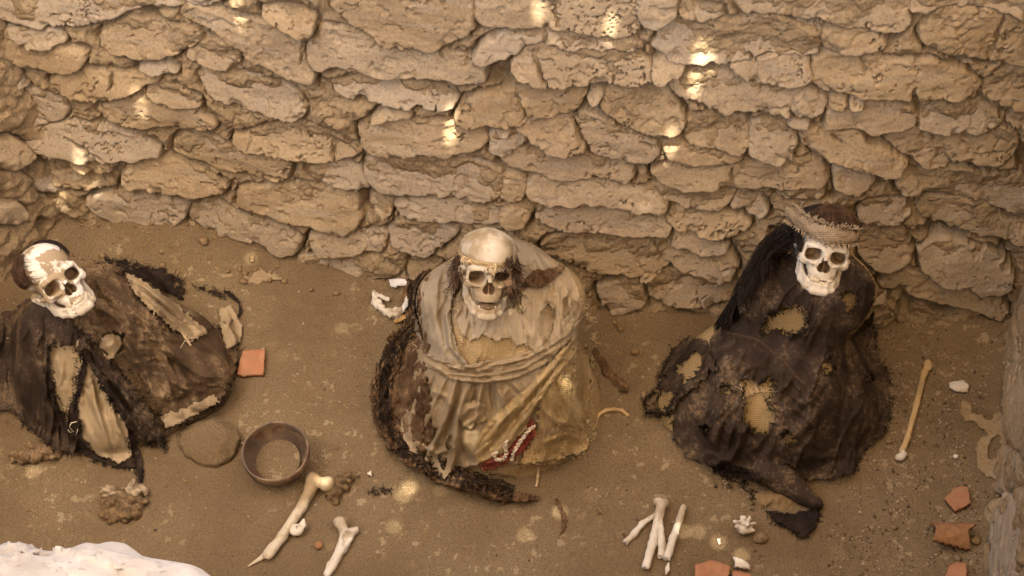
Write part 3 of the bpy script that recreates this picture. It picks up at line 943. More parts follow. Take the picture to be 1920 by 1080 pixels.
# ------------------------------------------------------------------ cloth: materials and draping
def cloth_mat(name, c1, c2, stain, stain_amt=0.4, weave=1.6, weave_b=0.0012, dust=None, dust_amt=0.0, dust_lo=0.5, dust_hi=0.6, stripes=0.0, sheen=0.0):
    n = NT(name, 0.92, 0.08)
    n.b.inputs['Sheen Weight'].default_value = sheen
    n.b.inputs['Sheen Roughness'].default_value = 0.6
    n.put(n.b.inputs['Sheen Tint'], (0.9, 0.75, 0.55))
    uv = n.uv()
    a = n.noise(9, 4, 0.6)
    base = n.mix(n.ramp(a, 0.36, 0.64), c1, c2)
    b = n.noise(30, 4, 0.65)
    base = n.mix(n.ramp(b, 0.5, 0.72, 0, stain_amt), base, stain)
    w1 = n.wave(314 / weave, uv, 2.6, 'X', 1.5); w2 = n.wave(314 / weave, uv, 2.6, 'Y', 1.5)
    wv = n.math('MULTIPLY', w1, w2)
    base = n.mix(n.ramp(wv, 0.05, 0.6, 0.30, 0), base, (c1[0] * .45, c1[1] * .42, c1[2] * .4))
    if dust is not None:
        d = n.math('ADD', n.math('MULTIPLY', a, 0.55), n.math('MULTIPLY', n.noise(120, 3, 0.7), 0.45))
        base = n.mix(n.ramp(d, dust_lo, dust_hi, 0, dust_amt), base, dust)
    n.color(base)
    n.bump(n.math('ADD', n.math('MULTIPLY', wv, weave_b * 100), n.math('MULTIPLY', b, 0.9)), 0.005, 0.7)
    return n.m
M['linen'] = cloth_mat('old_linen', (0.340, 0.247, 0.133), (0.400, 0.297, 0.172), (0.252, 0.167, 0.077), 0.45, 1.6)
M['linen_grey'] = cloth_mat('greyed_linen', (0.302, 0.236, 0.146), (0.360, 0.282, 0.177), (0.238, 0.170, 0.089), 0.35, 1.6)
M['linen_pale'] = cloth_mat('pale_linen', (0.389, 0.293, 0.171), (0.446, 0.346, 0.211), (0.288, 0.198, 0.096), 0.4, 1.6)
M['linen_gold'] = cloth_mat('yellowed_linen', (0.385, 0.265, 0.116), (0.437, 0.312, 0.146), (0.281, 0.174, 0.070), 0.4, 1.6)
M['burlap'] = cloth_mat('coarse_burlap', (0.376, 0.255, 0.110), (0.456, 0.321, 0.151), (0.240, 0.149, 0.058), 0.5, 4.4, 0.005)
M['burlap_grey'] = cloth_mat('dusty_burlap', (0.26, 0.185, 0.105), (0.33, 0.245, 0.15), (0.17, 0.11, 0.055), 0.6, 4.4, 0.006)
M['wool'] = cloth_mat('dark_brown_wool', (0.040, 0.026, 0.017), (0.075, 0.050, 0.032), (0.022, 0.014, 0.009), 0.6, 2.0, 0.002, (0.24, 0.16, 0.085), 0.75, 0.50, 0.66)
M['wool_brown'] = cloth_mat('dusty_brown_wool', (0.085, 0.052, 0.027), (0.14, 0.090, 0.046), (0.035, 0.020, 0.011), 0.6, 2.0, 0.002, (0.30, 0.20, 0.10), 0.7, 0.49, 0.62)
M['wool_black'] = cloth_mat('black_wool', (0.018, 0.012, 0.009), (0.034, 0.022, 0.015), (0.010, 0.007, 0.005), 0.5, 2.0, 0.002, (0.15, 0.095, 0.05), 0.4, 0.56, 0.68)
M['hide'] = cloth_mat('tattered_hide', (0.10, 0.055, 0.025), (0.19, 0.11, 0.052), (0.025, 0.013, 0.007), 0.8, 4.0, 0.004, (0.30, 0.20, 0.10), 0.7, 0.53, 0.62)
M['red'] = cloth_mat('red_textile', (0.26, 0.055, 0.035), (0.36, 0.10, 0.06), (0.16, 0.06, 0.035), 0.5, 3.0, 0.006)
M['fray_dark'] = plain_mat('dark_fibre', (0.030, 0.019, 0.011), 0.85, 0.4, 90)
M['fray_tan'] = plain_mat('tan_fibre', (0.50, 0.36, 0.19), 0.9, 0.3, 90)
M['hair_black'] = plain_mat('black_hair', (0.026, 0.017, 0.011), 0.8, 0.5, 60, 0.0005, 0.15)
M['hair_brown'] = plain_mat('brown_hair', (0.085, 0.045, 0.022), 0.8, 0.5, 60, 0.0005, 0.15)
M['rope'] = plain_mat('white_cord', (0.62, 0.50, 0.34), 0.9, 0.25, 120)

class Multi:
    """several search trees read as one: the nearest hit counts"""
    def __init__(s, trees): s.t = list(trees)
    def ray_cast(s, o, d):
        best = (None, None, None, None)
        for t in s.t:
            h = t.ray_cast(o, d)
            if h[0] is not None and (best[0] is None or h[3] < best[3]): best = h
        return best
FLOORMESH = 'floor'
def bvh_of(*parts):
    return Multi([FLOOR_BVH if p is FLOORMESH else BVHTree.FromPolygons(np.asarray(p[0], float).tolist(), np.asarray(p[1]).tolist()) for p in parts])

def blur(A, W, it):
    """masked 3x3 smoothing of a grid"""
    A = np.where(W, A, 0.0)
    for _ in range(it):
        S = np.zeros_like(A); C = np.zeros_like(A)
        for dy in (-1, 0, 1):
            for dx in (-1, 0, 1):
                k = 1.0 if dx == 0 and dy == 0 else (0.5 if dx == 0 or dy == 0 else 0.25)
                S += k * np.roll(np.roll(A * W, dy, 0), dx, 1); C += k * np.roll(np.roll(W.astype(float), dy, 0), dx, 1)
        A = np.where(W, S / np.maximum(C, 1e-6), 0.0)
    return A

def fold_field(gx, gy, folds):
    d = np.zeros(gx.shape)
    for pts, w, amp in folds:
        w, amp = w * 0.85, amp * 1.35
        q, t = line_d(gx, gy, pts)
        d += amp * np.exp(-(q / w) ** 2) * np.clip(np.sin(np.clip(t, 0.02, 0.98) * math.pi), 0, 1) ** 0.4
    return d

def drape(name, poly, bvh, mat, parent, off=0.004, step=3.0, holes=(), folds=(), wr=(0.003, 0.03), rag=(3.0, 0.05), thick=0.004, smooth=10, lim=0.30, seed=1, rounded=0, edge_lift=0.0, crease=None, crease_b=None):
    """A sheet of cloth laid over what stands under it: its outline is given in photo coordinates, every point is dropped on to the
    surfaces below, relaxed, folded and given a thickness."""
    P = np.array(poly, float)
    if rounded: P = smooth_poly(P, rounded)
    x0, y0 = P.min(0) - 8; x1, y1 = P.max(0) + 8
    gx, gy = np.meshgrid(np.arange(x0, x1, step), np.arange(y0, y1, step))
    jx = rag[0] * fbm(gx, gy, seed, rag[1], 4, seed, 0.65); jy = rag[0] * fbm(gx, gy, seed + 9, rag[1], 4, seed + 1, 0.65)
    sd = poly_sd(gx + jx, gy + jy, P)
    for h in holes:
        H = np.array(h, float)
        sd = np.minimum(sd, -poly_sd(gx + 1.4 * jx, gy + 1.4 * jy, H))
    mask = sd > 0
    dep = np.zeros(gx.shape)
    dirs = np.zeros(gx.shape + (3,))
    c = CAMV
    for i, j in np.argwhere(mask):
        r = ray(gx[i, j], gy[i, j]); L = r.length; r = r / L
        h = bvh.ray_cast(c, r)
        if h[0] is None: mask[i, j] = False
        else: dep[i, j] = h[3]; dirs[i, j] = r
    if not mask.any(): return None
    s = blur(dep, mask, smooth)
    d = np.minimum(s, dep) - off
    wrk = wr[0] * (fbm(gx, gy, seed, wr[1], 4, seed + 3) + 0.5 * np.abs(fbm(gx * 1.0, gy * 0.4, seed, wr[1] * 2.2, 3, seed + 4)))
    d = d - fold_field(gx, gy, folds) - wrk - edge_lift * np.exp(-(sd / 5.0) ** 2) * (0.5 + fbm(gx, gy, 0, 0.05, 2, seed + 5))
    for cz in (crease, crease_b):
        if cz is None: continue
        amp, fr, deg = cz; ca, sa = math.cos(math.radians(deg)), math.sin(math.radians(deg))
        wx_ = gx + 14 * fbm(gx, gy, 2, 0.012, 2, seed + 6); wy_ = gy + 14 * fbm(gx, gy, 5, 0.012, 2, seed + 7)
        al, ac = wx_ * ca + wy_ * sa, -wx_ * sa + wy_ * ca                      # along and across the folds
        nz = fbm(al * fr * 0.22, ac * fr, seed * 1.3, 1.0, 2, seed + 8)
        d = d - amp * np.clip(1 - np.abs(nz) * 2.4, 0, 1) ** 1.6 * (0.4 + 1.2 * np.clip(fbm(gx, gy, 8, 0.013, 2, seed + 9) + 0.5, 0, 1))
    d = np.minimum(d, dep - 0.0015)
    # cut where the surface below jumps away
    jump = np.zeros(mask.shape, bool)
    for ax in (0, 1):
        g = np.abs(np.diff(np.where(mask, dep, np.nan), axis=ax)) > lim
        sl = [slice(None)] * 2; sl[ax] = slice(0, -1); far = np.take(dep, range(1, dep.shape[ax]), ax) > np.take(dep, range(0, dep.shape[ax] - 1), ax)
        t = [slice(None)] * 2; t[ax] = slice(1, None)
        jump[tuple(sl)] |= g & ~far; jump[tuple(t)] |= g & far
    mask &= ~jump
    # keep one connected piece
    lab = np.where(mask, np.arange(mask.size).reshape(mask.shape), -1)
    while True:
        new = lab.copy()
        for ax in (0, 1):
            for sft in (1, -1):
                new = np.where(mask, np.maximum(new, np.roll(lab, sft, ax)), -1)
        if (new == lab).all(): break
        lab = new
        # pointer jumping keeps this short
        lab = np.where(mask, lab.ravel()[np.clip(lab, 0, None)], -1)
    ids, cn = np.unique(lab[mask], return_counts=True)
    mask &= lab == ids[cn.argmax()]
    F, used = grid_faces(mask)
    if not len(F): return None
    # grid faces joined only at a corner would read as separate pieces: keep the biggest face island
    par = np.arange(used.sum())
    for _ in range(400):
        m = par[F].max(1); q = par.copy(); np.maximum.at(q, F.ravel(), np.repeat(m, 4)); q = q[q]
        if (q == par).all(): break
        par = q
    ids, cn = np.unique(par[F[:, 0]], return_counts=True); keepf = par[F[:, 0]] == ids[cn.argmax()]
    F = F[keepf]
    sel = np.unique(F); remap = -np.ones(used.sum(), np.int64); remap[sel] = np.arange(len(sel)); F = remap[F]
    flat = np.argwhere(used)[sel]; used = np.zeros_like(used); used[flat[:, 0], flat[:, 1]] = True
    V = (np.array(c) + dirs * d[..., None])[used]
    B = (np.array(c) + dirs * (d + thick)[..., None])[used]
    n = len(V)
    e = np.concatenate([F[:, [k, (k + 1) % 4]] for k in range(4)])
    es = np.sort(e, 1); code = es[:, 0] * n + es[:, 1]
    u, inv, cnt = np.unique(code, return_inverse=True, return_counts=True)
    bd = e[cnt[inv] == 1]
    F = F[:, ::-1]; bd = bd[:, ::-1]
    side = np.stack([bd[:, 1], bd[:, 0], bd[:, 0] + n, bd[:, 1] + n], 1)
    FF = np.concatenate([F, F[:, ::-1] + n, side])
    VV = np.concatenate([V, B])
    uv = np.stack([VV @ np.array(CR), VV @ np.array(CU)], 1)
    o = mesh_obj(name, VV, FF, mat, parent, uv=uv)
    return o

def hairs(paths_px, bvh, mat, parent, name='fibre', r=0.0008, off=0.003, seed=0, wob=2.0, lift=0.0):
    """thin fibres that follow photo-coordinate paths over the surfaces below; joined, too many to pick apart"""
    rng = random.Random(seed)
    out, rad = [], []
    for pts in paths_px:
        q = []
        last = None
        for i, (x, y) in enumerate(pts):
            d = ray(x, y).normalized(); h = bvh.ray_cast(CAMV, d)
            if h[0] is None: break
            dist = h[3]
            if last is not None and abs(dist - last) > 0.08: dist = last
            last = dist
            q.append(CAMV + d * (dist - off - lift * math.sin(3.14 * i / max(1, len(pts) - 1)) - 0.002 * rng.random()))
        if len(q) >= 3:
            out.append(np.array(q)); rad.append(np.linspace(r, r * 0.5, len(q)))
    if not out: return None
    V, F = tubes(out, rad, 4)
    o = mesh_obj(name, V, F, mat, parent)
    o['kind'] = 'stuff'
    return o

def fray_paths(poly, count, lo, hi, seed, closed=True, inward=False, spread=0.7, down=0.0):
    """short curved fibre paths leaving an outline"""
    rng = random.Random(seed)
    P = np.array(poly, float); n = len(P)
    segs = [(P[i], P[(i + 1) % n]) for i in range(n if closed else n - 1)]
    L = np.array([np.hypot(*(b - a)) for a, b in segs]); cum = L / L.sum()
    area = sum(a[0] * b[1] - b[0] * a[1] for a, b in [(P[i], P[(i + 1) % n]) for i in range(n)])
    sg = 1 if area > 0 else -1
    if inward: sg = -sg
    paths = []
    for _ in range(count):
        k = rng.choices(range(len(segs)), cum)[0]
        a, b = segs[k]; t = rng.random(); p = a + (b - a) * t
        cl_ = float(noise3(p[0] * 0.07, p[1] * 0.07, seed + 0.5, 7)) + 0.25
        if rng.random() > 0.25 + 2.2 * cl_: continue
        p = p + np.array([rng.gauss(0, 2.0), rng.gauss(0, 2.0)])
        e = (b - a) / (np.hypot(*(b - a)) + 1e-9); nrm = np.array([e[1], -e[0]]) * sg
        ang = math.atan2(nrm[1], nrm[0]) + rng.gauss(0, spread * 1.5); curl = rng.gauss(0, 0.6)
        l = (lo + (hi - lo) * rng.random() ** 2.5) * (0.6 + 1.2 * max(0, cl_))
        p = p - nrm * rng.random() * 4
        pts = [tuple(p)]
        for i in range(5):
            p = p + np.array([math.cos(ang), math.sin(ang) + down]) * l / 5; ang += curl
            pts.append(tuple(p))
        paths.append(pts)
    return paths

def pts(t):
    return [tuple(map(float, p.split(','))) for p in t.split()]
# ------------------------------------------------------------------ the mummy bundle in pale linen (centre)
def core(vol_fn, lo, hi, res=0.009, it=2):
    v = Vol(lo, hi, res); vol_fn(v)
    V, F = v.mesh(); V = relax(V, F, it)
    return V, F

def c_core(v):
    v.add(v.ell((-0.028, 2.27, 0.13), (0.165, 0.20, 0.20)))
    v.add(v.ell((-0.03, 2.25, -0.02), (0.235, 0.21, 0.12)), 0.16)
    v.add(v.ell((-0.020, 2.33, 0.26), (0.155, 0.16, 0.13)), 0.07)
    v.add(v.cap((-0.135, 2.31, 0.30), (0.085, 2.31, 0.30), 0.075), 0.05)
    v.add(v.ell((-0.120, 2.17, 0.17), (0.075, 0.10, 0.16)), 0.06)
    v.add(v.ell((0.060, 2.17, 0.18), (0.085, 0.10, 0.16)), 0.06)
    v.add(v.ell((-0.04, 2.22, 0.29), (0.09, 0.11, 0.09)), 0.05)
    v.both(-(v.Z + 0.01))
    v.D = v.D + 0.008 * fbm(v.X, v.Y, v.Z, 6, 2, 91)
mc = empty('mummy', (-0.02, 2.3, 0.0), 'seated mummy bundle wrapped in pale linen with a knotted sash and bare skull', 'mummy', 'mummies seated along the back wall')
CV, CF = core(c_core, (-0.32, 1.92, -0.03), (0.28, 2.66, 0.58))
mesh_obj('bundle', CV, CF, M['burlap'], mc, uv=np.stack([CV @ np.array(CR), CV @ np.array(CU)], 1))
CB1 = bvh_of((CV, CF), FLOORMESH)

TREES = {}
def addb(base, *objs):
    m = bvh_of(*base)
    for o in objs:
        if o is None: continue
        if o.name not in TREES:
            off = np.array(o.parent.location) if o.parent else np.array(o.location)
            V = np.zeros(len(o.data.vertices) * 3, np.float32); o.data.vertices.foreach_get('co', V); V = V.reshape(-1, 3) + off
            F = np.zeros(len(o.data.loops), np.int32); o.data.loops.foreach_get('vertex_index', F)
            TREES[o.name] = BVHTree.FromPolygons(V.tolist(), F.reshape(-1, 4).tolist())
        m.t.append(TREES[o.name])
    return m
hide_poly = pts('860,440 838,426 786,448 762,490 754,548 758,606 728,631 716,670 694,713 690,751 702,800 728,843 767,877 820,905 893,930 947,945 975,943 1020,936 1005,927 943,918 917,905 880,880 820,850 800,700 810,560 810,500')
hm = drape('hide_mat', hide_poly, CB1, M['hide'], mc, 0.018, 2.5, crease=(0.016, 0.07, 100), crease_b=(0.010, 0.12, 60), wr=(0.018, 0.045), rag=(7, 0.06), thick=0.018, smooth=12, seed=4,
      folds=[(pts('716,670 700,760 740,850 830,905 940,935'), 8, 0.014), (pts('740,660 725,750 770,840 850,895'), 7, -0.010), (pts('790,470 780,600'), 8, 0.016)])
hairs(fray_paths(pts('830,436 790,460 776,520 772,600 725,650 700,720 700,790'), 200, 4, 16, 5, closed=False) + fray_paths(pts('735,650 715,720 720,800 760,860'), 200, 4, 16, 6, closed=False), CB1, M['fray_dark'], mc, 'hide_fibre', 0.0011, 0.03, 3)

CBh = addb([(CV, CF), FLOORMESH], hm)
def along(path, n, lo, hi, mean, sd, seed):
    """fibre paths that run beside a traced line"""
    rg = random.Random(seed); pl = np.array(path); sg = np.r_[0, np.cumsum(np.hypot(*np.diff(pl, axis=0).T))]; out = []
    for k in range(n):
        t = rg.random() * sg[-1]; o = max(2.0, rg.gauss(mean, sd)); l = lo + (hi - lo) * rg.random(); q = []
        for i in range(7):
            u = min(sg[-1] - 1, t + l * i / 6)
            x, y = np.interp(u, sg, pl[:, 0]), np.interp(u, sg, pl[:, 1]); x2, y2 = np.interp(u + 1, sg, pl[:, 0]), np.interp(u + 1, sg, pl[:, 1])
            w = o + 3 * math.sin(i * 1.3 + k); q.append((x + (y2 - y) * w, y - (x2 - x) * w))
        out.append(q)
    return out
hairs(along(pts('770,470 758,540 758,600 722,650 700,720 704,790 740,850 800,890 880,918 960,936'), 420, 14, 50, 17, 9, 77), CBh, M['fray_dark'], mc, 'hide_fibre', 0.0012, 0.003, 78)
shroud = pts('868,430 835,448 792,480 780,540 775,620 790,650 776,690 766,740 752,790 745,850 762,872 800,887 830,906 850,882 900,872 985,872 1040,864 1092,850 1100,780 1106,690 1112,620 1086,540 1060,490 1010,455 960,425 915,412')
fl = [(pts('856,706 838,780 806,850 790,885'), 7, 0.020), (pts('838,704 812,760 790,820'), 6, 0.014), (pts('880,715 862,770 850,860 835,905'), 8, 0.024), (pts('868,712 850,770 835,830'), 4, -0.014),
      (pts('905,718 898,750 890,800'), 5, 0.015), (pts('895,716 886,760'), 3.5, -0.012), (pts('930,718 948,760 960,790'), 6, 0.014), (pts('918,718 928,770'), 4, -0.012), (pts('960,715 985,745'), 5, 0.010),
      (pts('800,690 778,750 765,820'), 6, 0.014), (pts('820,700 795,760 775,830'), 4, -0.012), (pts('780,830 820,850 850,840'), 6, 0.014), (pts('770,800 810,815 830,800'), 5, -0.010), (pts('815,845 826,880 832,903'), 6, 0.014),
      (pts('870,760 862,830 880,870'), 5, -0.012), (pts('800,730 840,745 850,770'), 6, 0.010), (pts('760,770 790,780'), 5, 0.010), (pts('1000,470 1030,520'), 8, 0.010), (pts('980,450 1000,520'), 6, -0.008),
      (pts('870,600 865,650'), 5, 0.006), (pts('905,600 900,640'), 4, 0.006), (pts('935,590 945,640'), 5, 0.007)]
sh = drape('shroud', shroud, CB1, M['linen'], mc, 0.010, 2.2, crease=(0.009, 0.032, 105), crease_b=(0.004, 0.06, 65), folds=fl, wr=(0.005, 0.022), rag=(3, 0.06), seed=12, smooth=12, edge_lift=0.004,
           holes=[pts('838,820 844,818 846,838 840,842'), pts('1085,640 1120,560 1130,880 1060,900 1070,760')])
CB2 = addb([(CV, CF), FLOORMESH], sh)
bch = drape('burlap_panel', pts('848,610 985,612 1005,650 990,668 930,680 868,690 850,660'), CB2, M['burlap'], mc, 0.004, 2.5, rag=(2, 0.1), wr=(0.003, 0.04), seed=21)
bur = drape('burlap_skirt', crease=(0.006, 0.06, 60), poly=pts('1003,745 1030,705 1050,670 1098,640 1112,700 1104,790 1104,850 1062,857 1045,868 1000,874 962,884 985,842 1006,800'), bvh=CB2, mat=M['burlap'], parent=mc, off=0.008, step=2.5, rag=(7, 0.12), wr=(0.006, 0.03), seed=22, edge_lift=0.006,
            folds=[(pts('1010,760 1040,790 1090,800'), 6, 0.008), (pts('1020,830 1060,815 1100,825'), 7, 0.010), (pts('1050,700 1080,760'), 6, 0.008)])
cl = drape('cloak', crease=(0.006, 0.05, 95), poly=pts('852,438 814,463 790,490 780,560 776,620 800,668 858,697 888,692 860,655 846,600 848,560 866,530 862,480'), bvh=CB2, mat=M['linen_grey'], parent=mc, off=0.012, step=2.5, rag=(1.6, 0.08), wr=(0.004, 0.02), seed=23, thick=0.007, smooth=12,
           folds=[(pts('830,470 812,560 822,640 860,690'), 12, 0.012), (pts('858,540 838,590 846,650 878,690'), 5, 0.012), (pts('846,540 826,590 836,650 862,690'), 5, -0.010), (pts('800,520 796,600 812,660'), 10, 0.008)])
cr_ = drape('cloak', crease=(0.006, 0.06, 60), poly=pts('950,428 985,450 1020,470 1036,500 1000,522 978,535 968,565 962,520 970,470'), bvh=CB2, mat=M['linen_grey'], parent=mc, off=0.012, step=2.5, rag=(2, 0.08), wr=(0.004, 0.02), seed=24, thick=0.006, folds=[(pts('985,455 1000,510'), 8, 0.008)])
chest = drape('chest_cloth', crease=(0.007, 0.09, 85), poly=pts('866,562 890,582 930,588 962,574 990,598 1000,625 985,645 968,652 955,634 930,641 905,630 882,643 862,626 852,600'), bvh=CB2, mat=M['linen_pale'], parent=mc, off=0.012, step=2.5, rag=(6, 0.09), wr=(0.005, 0.04), seed=25, edge_lift=0.004,
              folds=[(pts('880,590 872,625'), 4, 0.005), (pts('915,592 905,625'), 4, 0.005), (pts('950,595 960,635'), 4, 0.006), (pts('975,600 985,640'), 4, 0.006)])
shl = drape('shoulder_cloth', crease=(0.008, 0.08, 80), poly=pts('976,548 1000,524 1040,512 1066,540 1078,600 1070,640 1040,668 1010,668 985,650 978,600'), bvh=CB2, mat=M['linen_pale'], parent=mc, off=0.012, step=2.5, rag=(3, 0.08), wr=(0.005, 0.03), seed=26,
            holes=[pts('1012,592 1030,570 1038,585 1036,615 1026,655 1016,632'), pts('1056,560 1064,556 1066,590 1058,596')], folds=[(pts('1045,530 1050,650'), 7, 0.008), (pts('1000,540 1000,640'), 6, 0.007)])
CB3 = addb([(CV, CF), FLOORMESH], sh, bch, bur, cl, cr_, chest, shl)
sash = drape('sash', crease=(0.003, 0.10, -8), poly=pts('774,636 792,655 830,674 870,684 915,674 980,660 1030,640 1068,612 1094,588 1100,612 1062,660 1012,690 955,715 890,722 832,707 788,684'), bvh=CB3, mat=M['linen'], parent=mc, off=0.012, step=2.2, rag=(2, 0.08), wr=(0.003, 0.05), seed=27, thick=0.01, smooth=12, edge_lift=0.0,
             folds=[(pts('785,660 840,688 910,690 990,672 1060,630 1094,598'), 4, 0.012), (pts('786,672 840,700 900,706 980,690 1050,650'), 3.5, 0.011), (pts('800,680 850,712 910,716 960,708'), 4, 0.010),
                    (pts('780,650 830,682 880,692 960,684 1030,655'), 2.5, -0.010), (pts('800,670 860,698 930,700 1000,680'), 2.5, -0.010), (pts('870,682 900,698 930,712'), 3, 0.008)])
CB4 = addb([(CV, CF), FLOORMESH], sh, bur, chest, shl, sash)
tail = drape('sash_tail', crease=(0.007, 0.09, 128), poly=pts('1076,628 1092,648 1052,700 1012,752 986,806 952,846 896,872 886,852 900,806 938,766 990,722 1040,668'), bvh=CB4, mat=M['linen_gold'], parent=mc, off=0.012, step=2.5, rag=(2.5, 0.07), wr=(0.005, 0.03), seed=28, thick=0.006, smooth=12,
             folds=[(pts('1076,640 1000,730 940,790 895,860'), 6, 0.012), (pts('1050,690 990,780 930,850'), 6, 0.010), (pts('1060,670 985,760 915,845'), 3.5, -0.012), (pts('960,765 905,830'), 5, 0.008)])
pouch = drape('bag', pts('856,770 868,756 888,750 912,756 908,772 914,790 892,796 882,806 866,800 860,790'), CB4, M['linen'], mc, 0.012, 2.2, rag=(3, 0.1), wr=(0.005, 0.05), seed=29, thick=0.008, smooth=8, folds=[(pts('862,785 880,765 905,760'), 7, 0.010), (pts('870,798 900,778'), 5, 0.008)])
red = drape('red_cloth', pts('893,866 924,852 950,832 976,796 1000,784 1007,812 986,846 952,872 904,887'), CB4, M['red'], mc, 0.010, 2.2, rag=(4, 0.12), wr=(0.006, 0.07), seed=30, thick=0.006, folds=[(pts('900,875 950,855 990,805'), 4, 0.008), (pts('960,830 990,800'), 3, -0.006)])
scrap = drape('leather_scrap', pts('984,522 1000,506 1034,502 1058,486 1064,498 1042,524 1014,541 984,538'), CB4, M['hide'], mc, 0.02, 2.2, rag=(4, 0.12), wr=(0.01, 0.06), seed=31, thick=0.006)
CB5 = addb([(CV, CF), FLOORMESH], sh, bur, tail, red)
def rope(path_px, bvh, mat, parent, r=0.0042, off=0.006, name='cord', turns=60.0):
    """two plies twisted round each other, following a path over the cloth"""
    P = np.array(path_px, float); seg = np.r_[0, np.cumsum(np.hypot(*np.diff(P, axis=0).T))]
    t = np.linspace(0, seg[-1], int(seg[-1] * 1.2) + 8)
    x, y = np.interp(t, seg, P[:, 0]), np.interp(t, seg, P[:, 1])
    k = np.ones(5) / 5; xs, ys = x.copy(), y.copy(); xs[2:-2] = np.convolve(x, k, 'valid'); ys[2:-2] = np.convolve(y, k, 'valid')
    C = []
    for a, b in zip(xs, ys):
        d = ray(a, b).normalized(); h = bvh.ray_cast(CAMV, d)
        C.append(np.array(CAMV + d * ((h[3] if h[0] is not None else 3.4) - off)))
    C = np.array(C); T = np.gradient(C, axis=0); T /= np.linalg.norm(T, axis=1)[:, None] + 1e-9
    A = np.cross(T, np.array(CB)); A /= np.linalg.norm(A, axis=1)[:, None] + 1e-9; B = np.cross(T, A)
    s = np.r_[0, np.cumsum(np.linalg.norm(np.diff(C, axis=0), axis=1))]
    paths = [C + r * 0.55 * (np.cos(s * 260 + p)[:, None] * A + np.sin(s * 260 + p)[:, None] * B) for p in (0, math.pi)]
    V, F = tubes(paths, [r * 0.62] * 2, 6)
    return mesh_obj(name, V, F, mat, parent)
rope(pts('950,824 946,838 950,850 944,862 932,862 925,852 932,846'), CB5, M['rope'], mc)
rope(pts('958,866 962,850 975,828 992,806 1003,798'), CB5, M['rope'], mc)
rope(pts('1008,870 1009,890 1006,912'), CB5, M['fray_tan'], mc, 0.003)
for poly, cnt, lo, hi, sd in ((pts('848,625 862,632 882,645 905,632 930,643 955,636 968,654 985,648'), 90, 3, 12, 41), (pts('1003,745 1030,705 1050,670'), 60, 4, 14, 42),
                              (pts('1112,700 1106,790 1106,850 1062,858 1045,868 1000,874'), 260, 5, 20, 43), (pts('1010,820 1050,800 1095,810'), 120, 4, 16, 44),
                              (pts('1012,592 1030,570 1038,585 1036,615 1026,655 1016,632'), 90, 2, 9, 45), (pts('780,640 775,690 790,705'), 70, 4, 14, 46),
                              (pts('1066,670 1080,690 1078,710 1056,700'), 70, 5, 18, 47), (pts('1085,560 1110,600 1116,640 1112,700'), 180, 5, 22, 48), (pts('780,530 776,580 776,620'), 50, 3, 10, 49),
                              (pts('890,870 905,888 950,876 1000,872'), 50, 5, 18, 50)):
    hairs(fray_paths(poly, cnt, lo, hi, sd, closed=False, spread=0.9), CB5, M['fray_tan'], mc, 'fibre', 0.0009, 0.004, sd)

MC = skull_matrix(914, 497, 2.22, 7, -12, 3, 0.84)
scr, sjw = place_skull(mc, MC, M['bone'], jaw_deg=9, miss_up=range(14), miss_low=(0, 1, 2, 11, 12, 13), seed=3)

def on_skull(MM, az, el):
    """point (cm, skull frame) on the cranium in a direction from (0,0,2); az from the face (0) to the viewer's right (+)"""
    d = Vector((math.sin(az) * math.cos(el), -math.cos(az) * math.cos(el), math.sin(el)))
    h = SKULL_BVH.ray_cast(Vector((0, 0, 1.5)) + d * 20, -d)
    return (np.array(h[0]) if h[0] is not None else np.array(d * 7)), np.array(d)
SKULL_BVH = BVHTree.FromPolygons([tuple(v) for v in SKULL[0]], [tuple(int(i) for i in f) for f in SKULL[1]])
def to_w(MM, P):
    m = np.array(MM); return np.asarray(P) @ m[:3, :3].T + m[:3, 3]

def band(parent, MM, az0, az1, el_fn, half, out, mat, name, n=70, rows=7, seed=0, rag=0.15):
    V = []
    for i in range(n + 1):
        a = az0 + (az1 - az0) * i / n
        for r in range(rows):
            t = r / (rows - 1) * 2 - 1
            e = el_fn(a) + half(a) * t * (1 + rag * math.sin(i * 1.7 + t * 3 + seed) * abs(t))
            p, d = on_skull(MM, a, e)
            ob = out(a) if callable(out) else out
            o = ob * (1 - 0.6 * t * t) + 0.10 * math.sin(i * 0.9 + r * 1.3) + 0.1 + min(ob, 1.3) * 0.5 * float(noise3(a * 5.0 + seed, e * 9.0, 0.5, 3))
            V.append(p + d * o)
    V = np.array(V); F = [(i * rows + r, (i + 1) * rows + r, (i + 1) * rows + r + 1, i * rows + r + 1) for i in range(n) for r in range(rows - 1)]
    N = vnormals(V, np.array(F)); B = V - np.array([v - np.array([0, 0, 1.5]) for v in V]) / 10 * 0.35
    k = len(V); edge = [(i * rows, (i + 1) * rows) for i in range(n)] + [((i + 1) * rows + rows - 1, i * rows + rows - 1) for i in range(n)]
    FF = F + [tuple(x + k for x in f[::-1]) for f in F] + [(a, b, b + k, a + k) for a, b in edge]
    W = to_w(MM, np.concatenate([V, B]))
    return mesh_obj(name, W, FF, mat, parent, uv=np.stack([W @ np.array(CR), W @ np.array(CU)], 1))
band(mc, MC, -1.9, 1.9, lambda a: math.radians(5 - 3 * math.cos(a) - 2 * math.sin(a)), lambda a: math.radians(3.6 + 1.5 * abs(math.sin(a))), 0.45, M['linen_gold'], 'headband', seed=2)
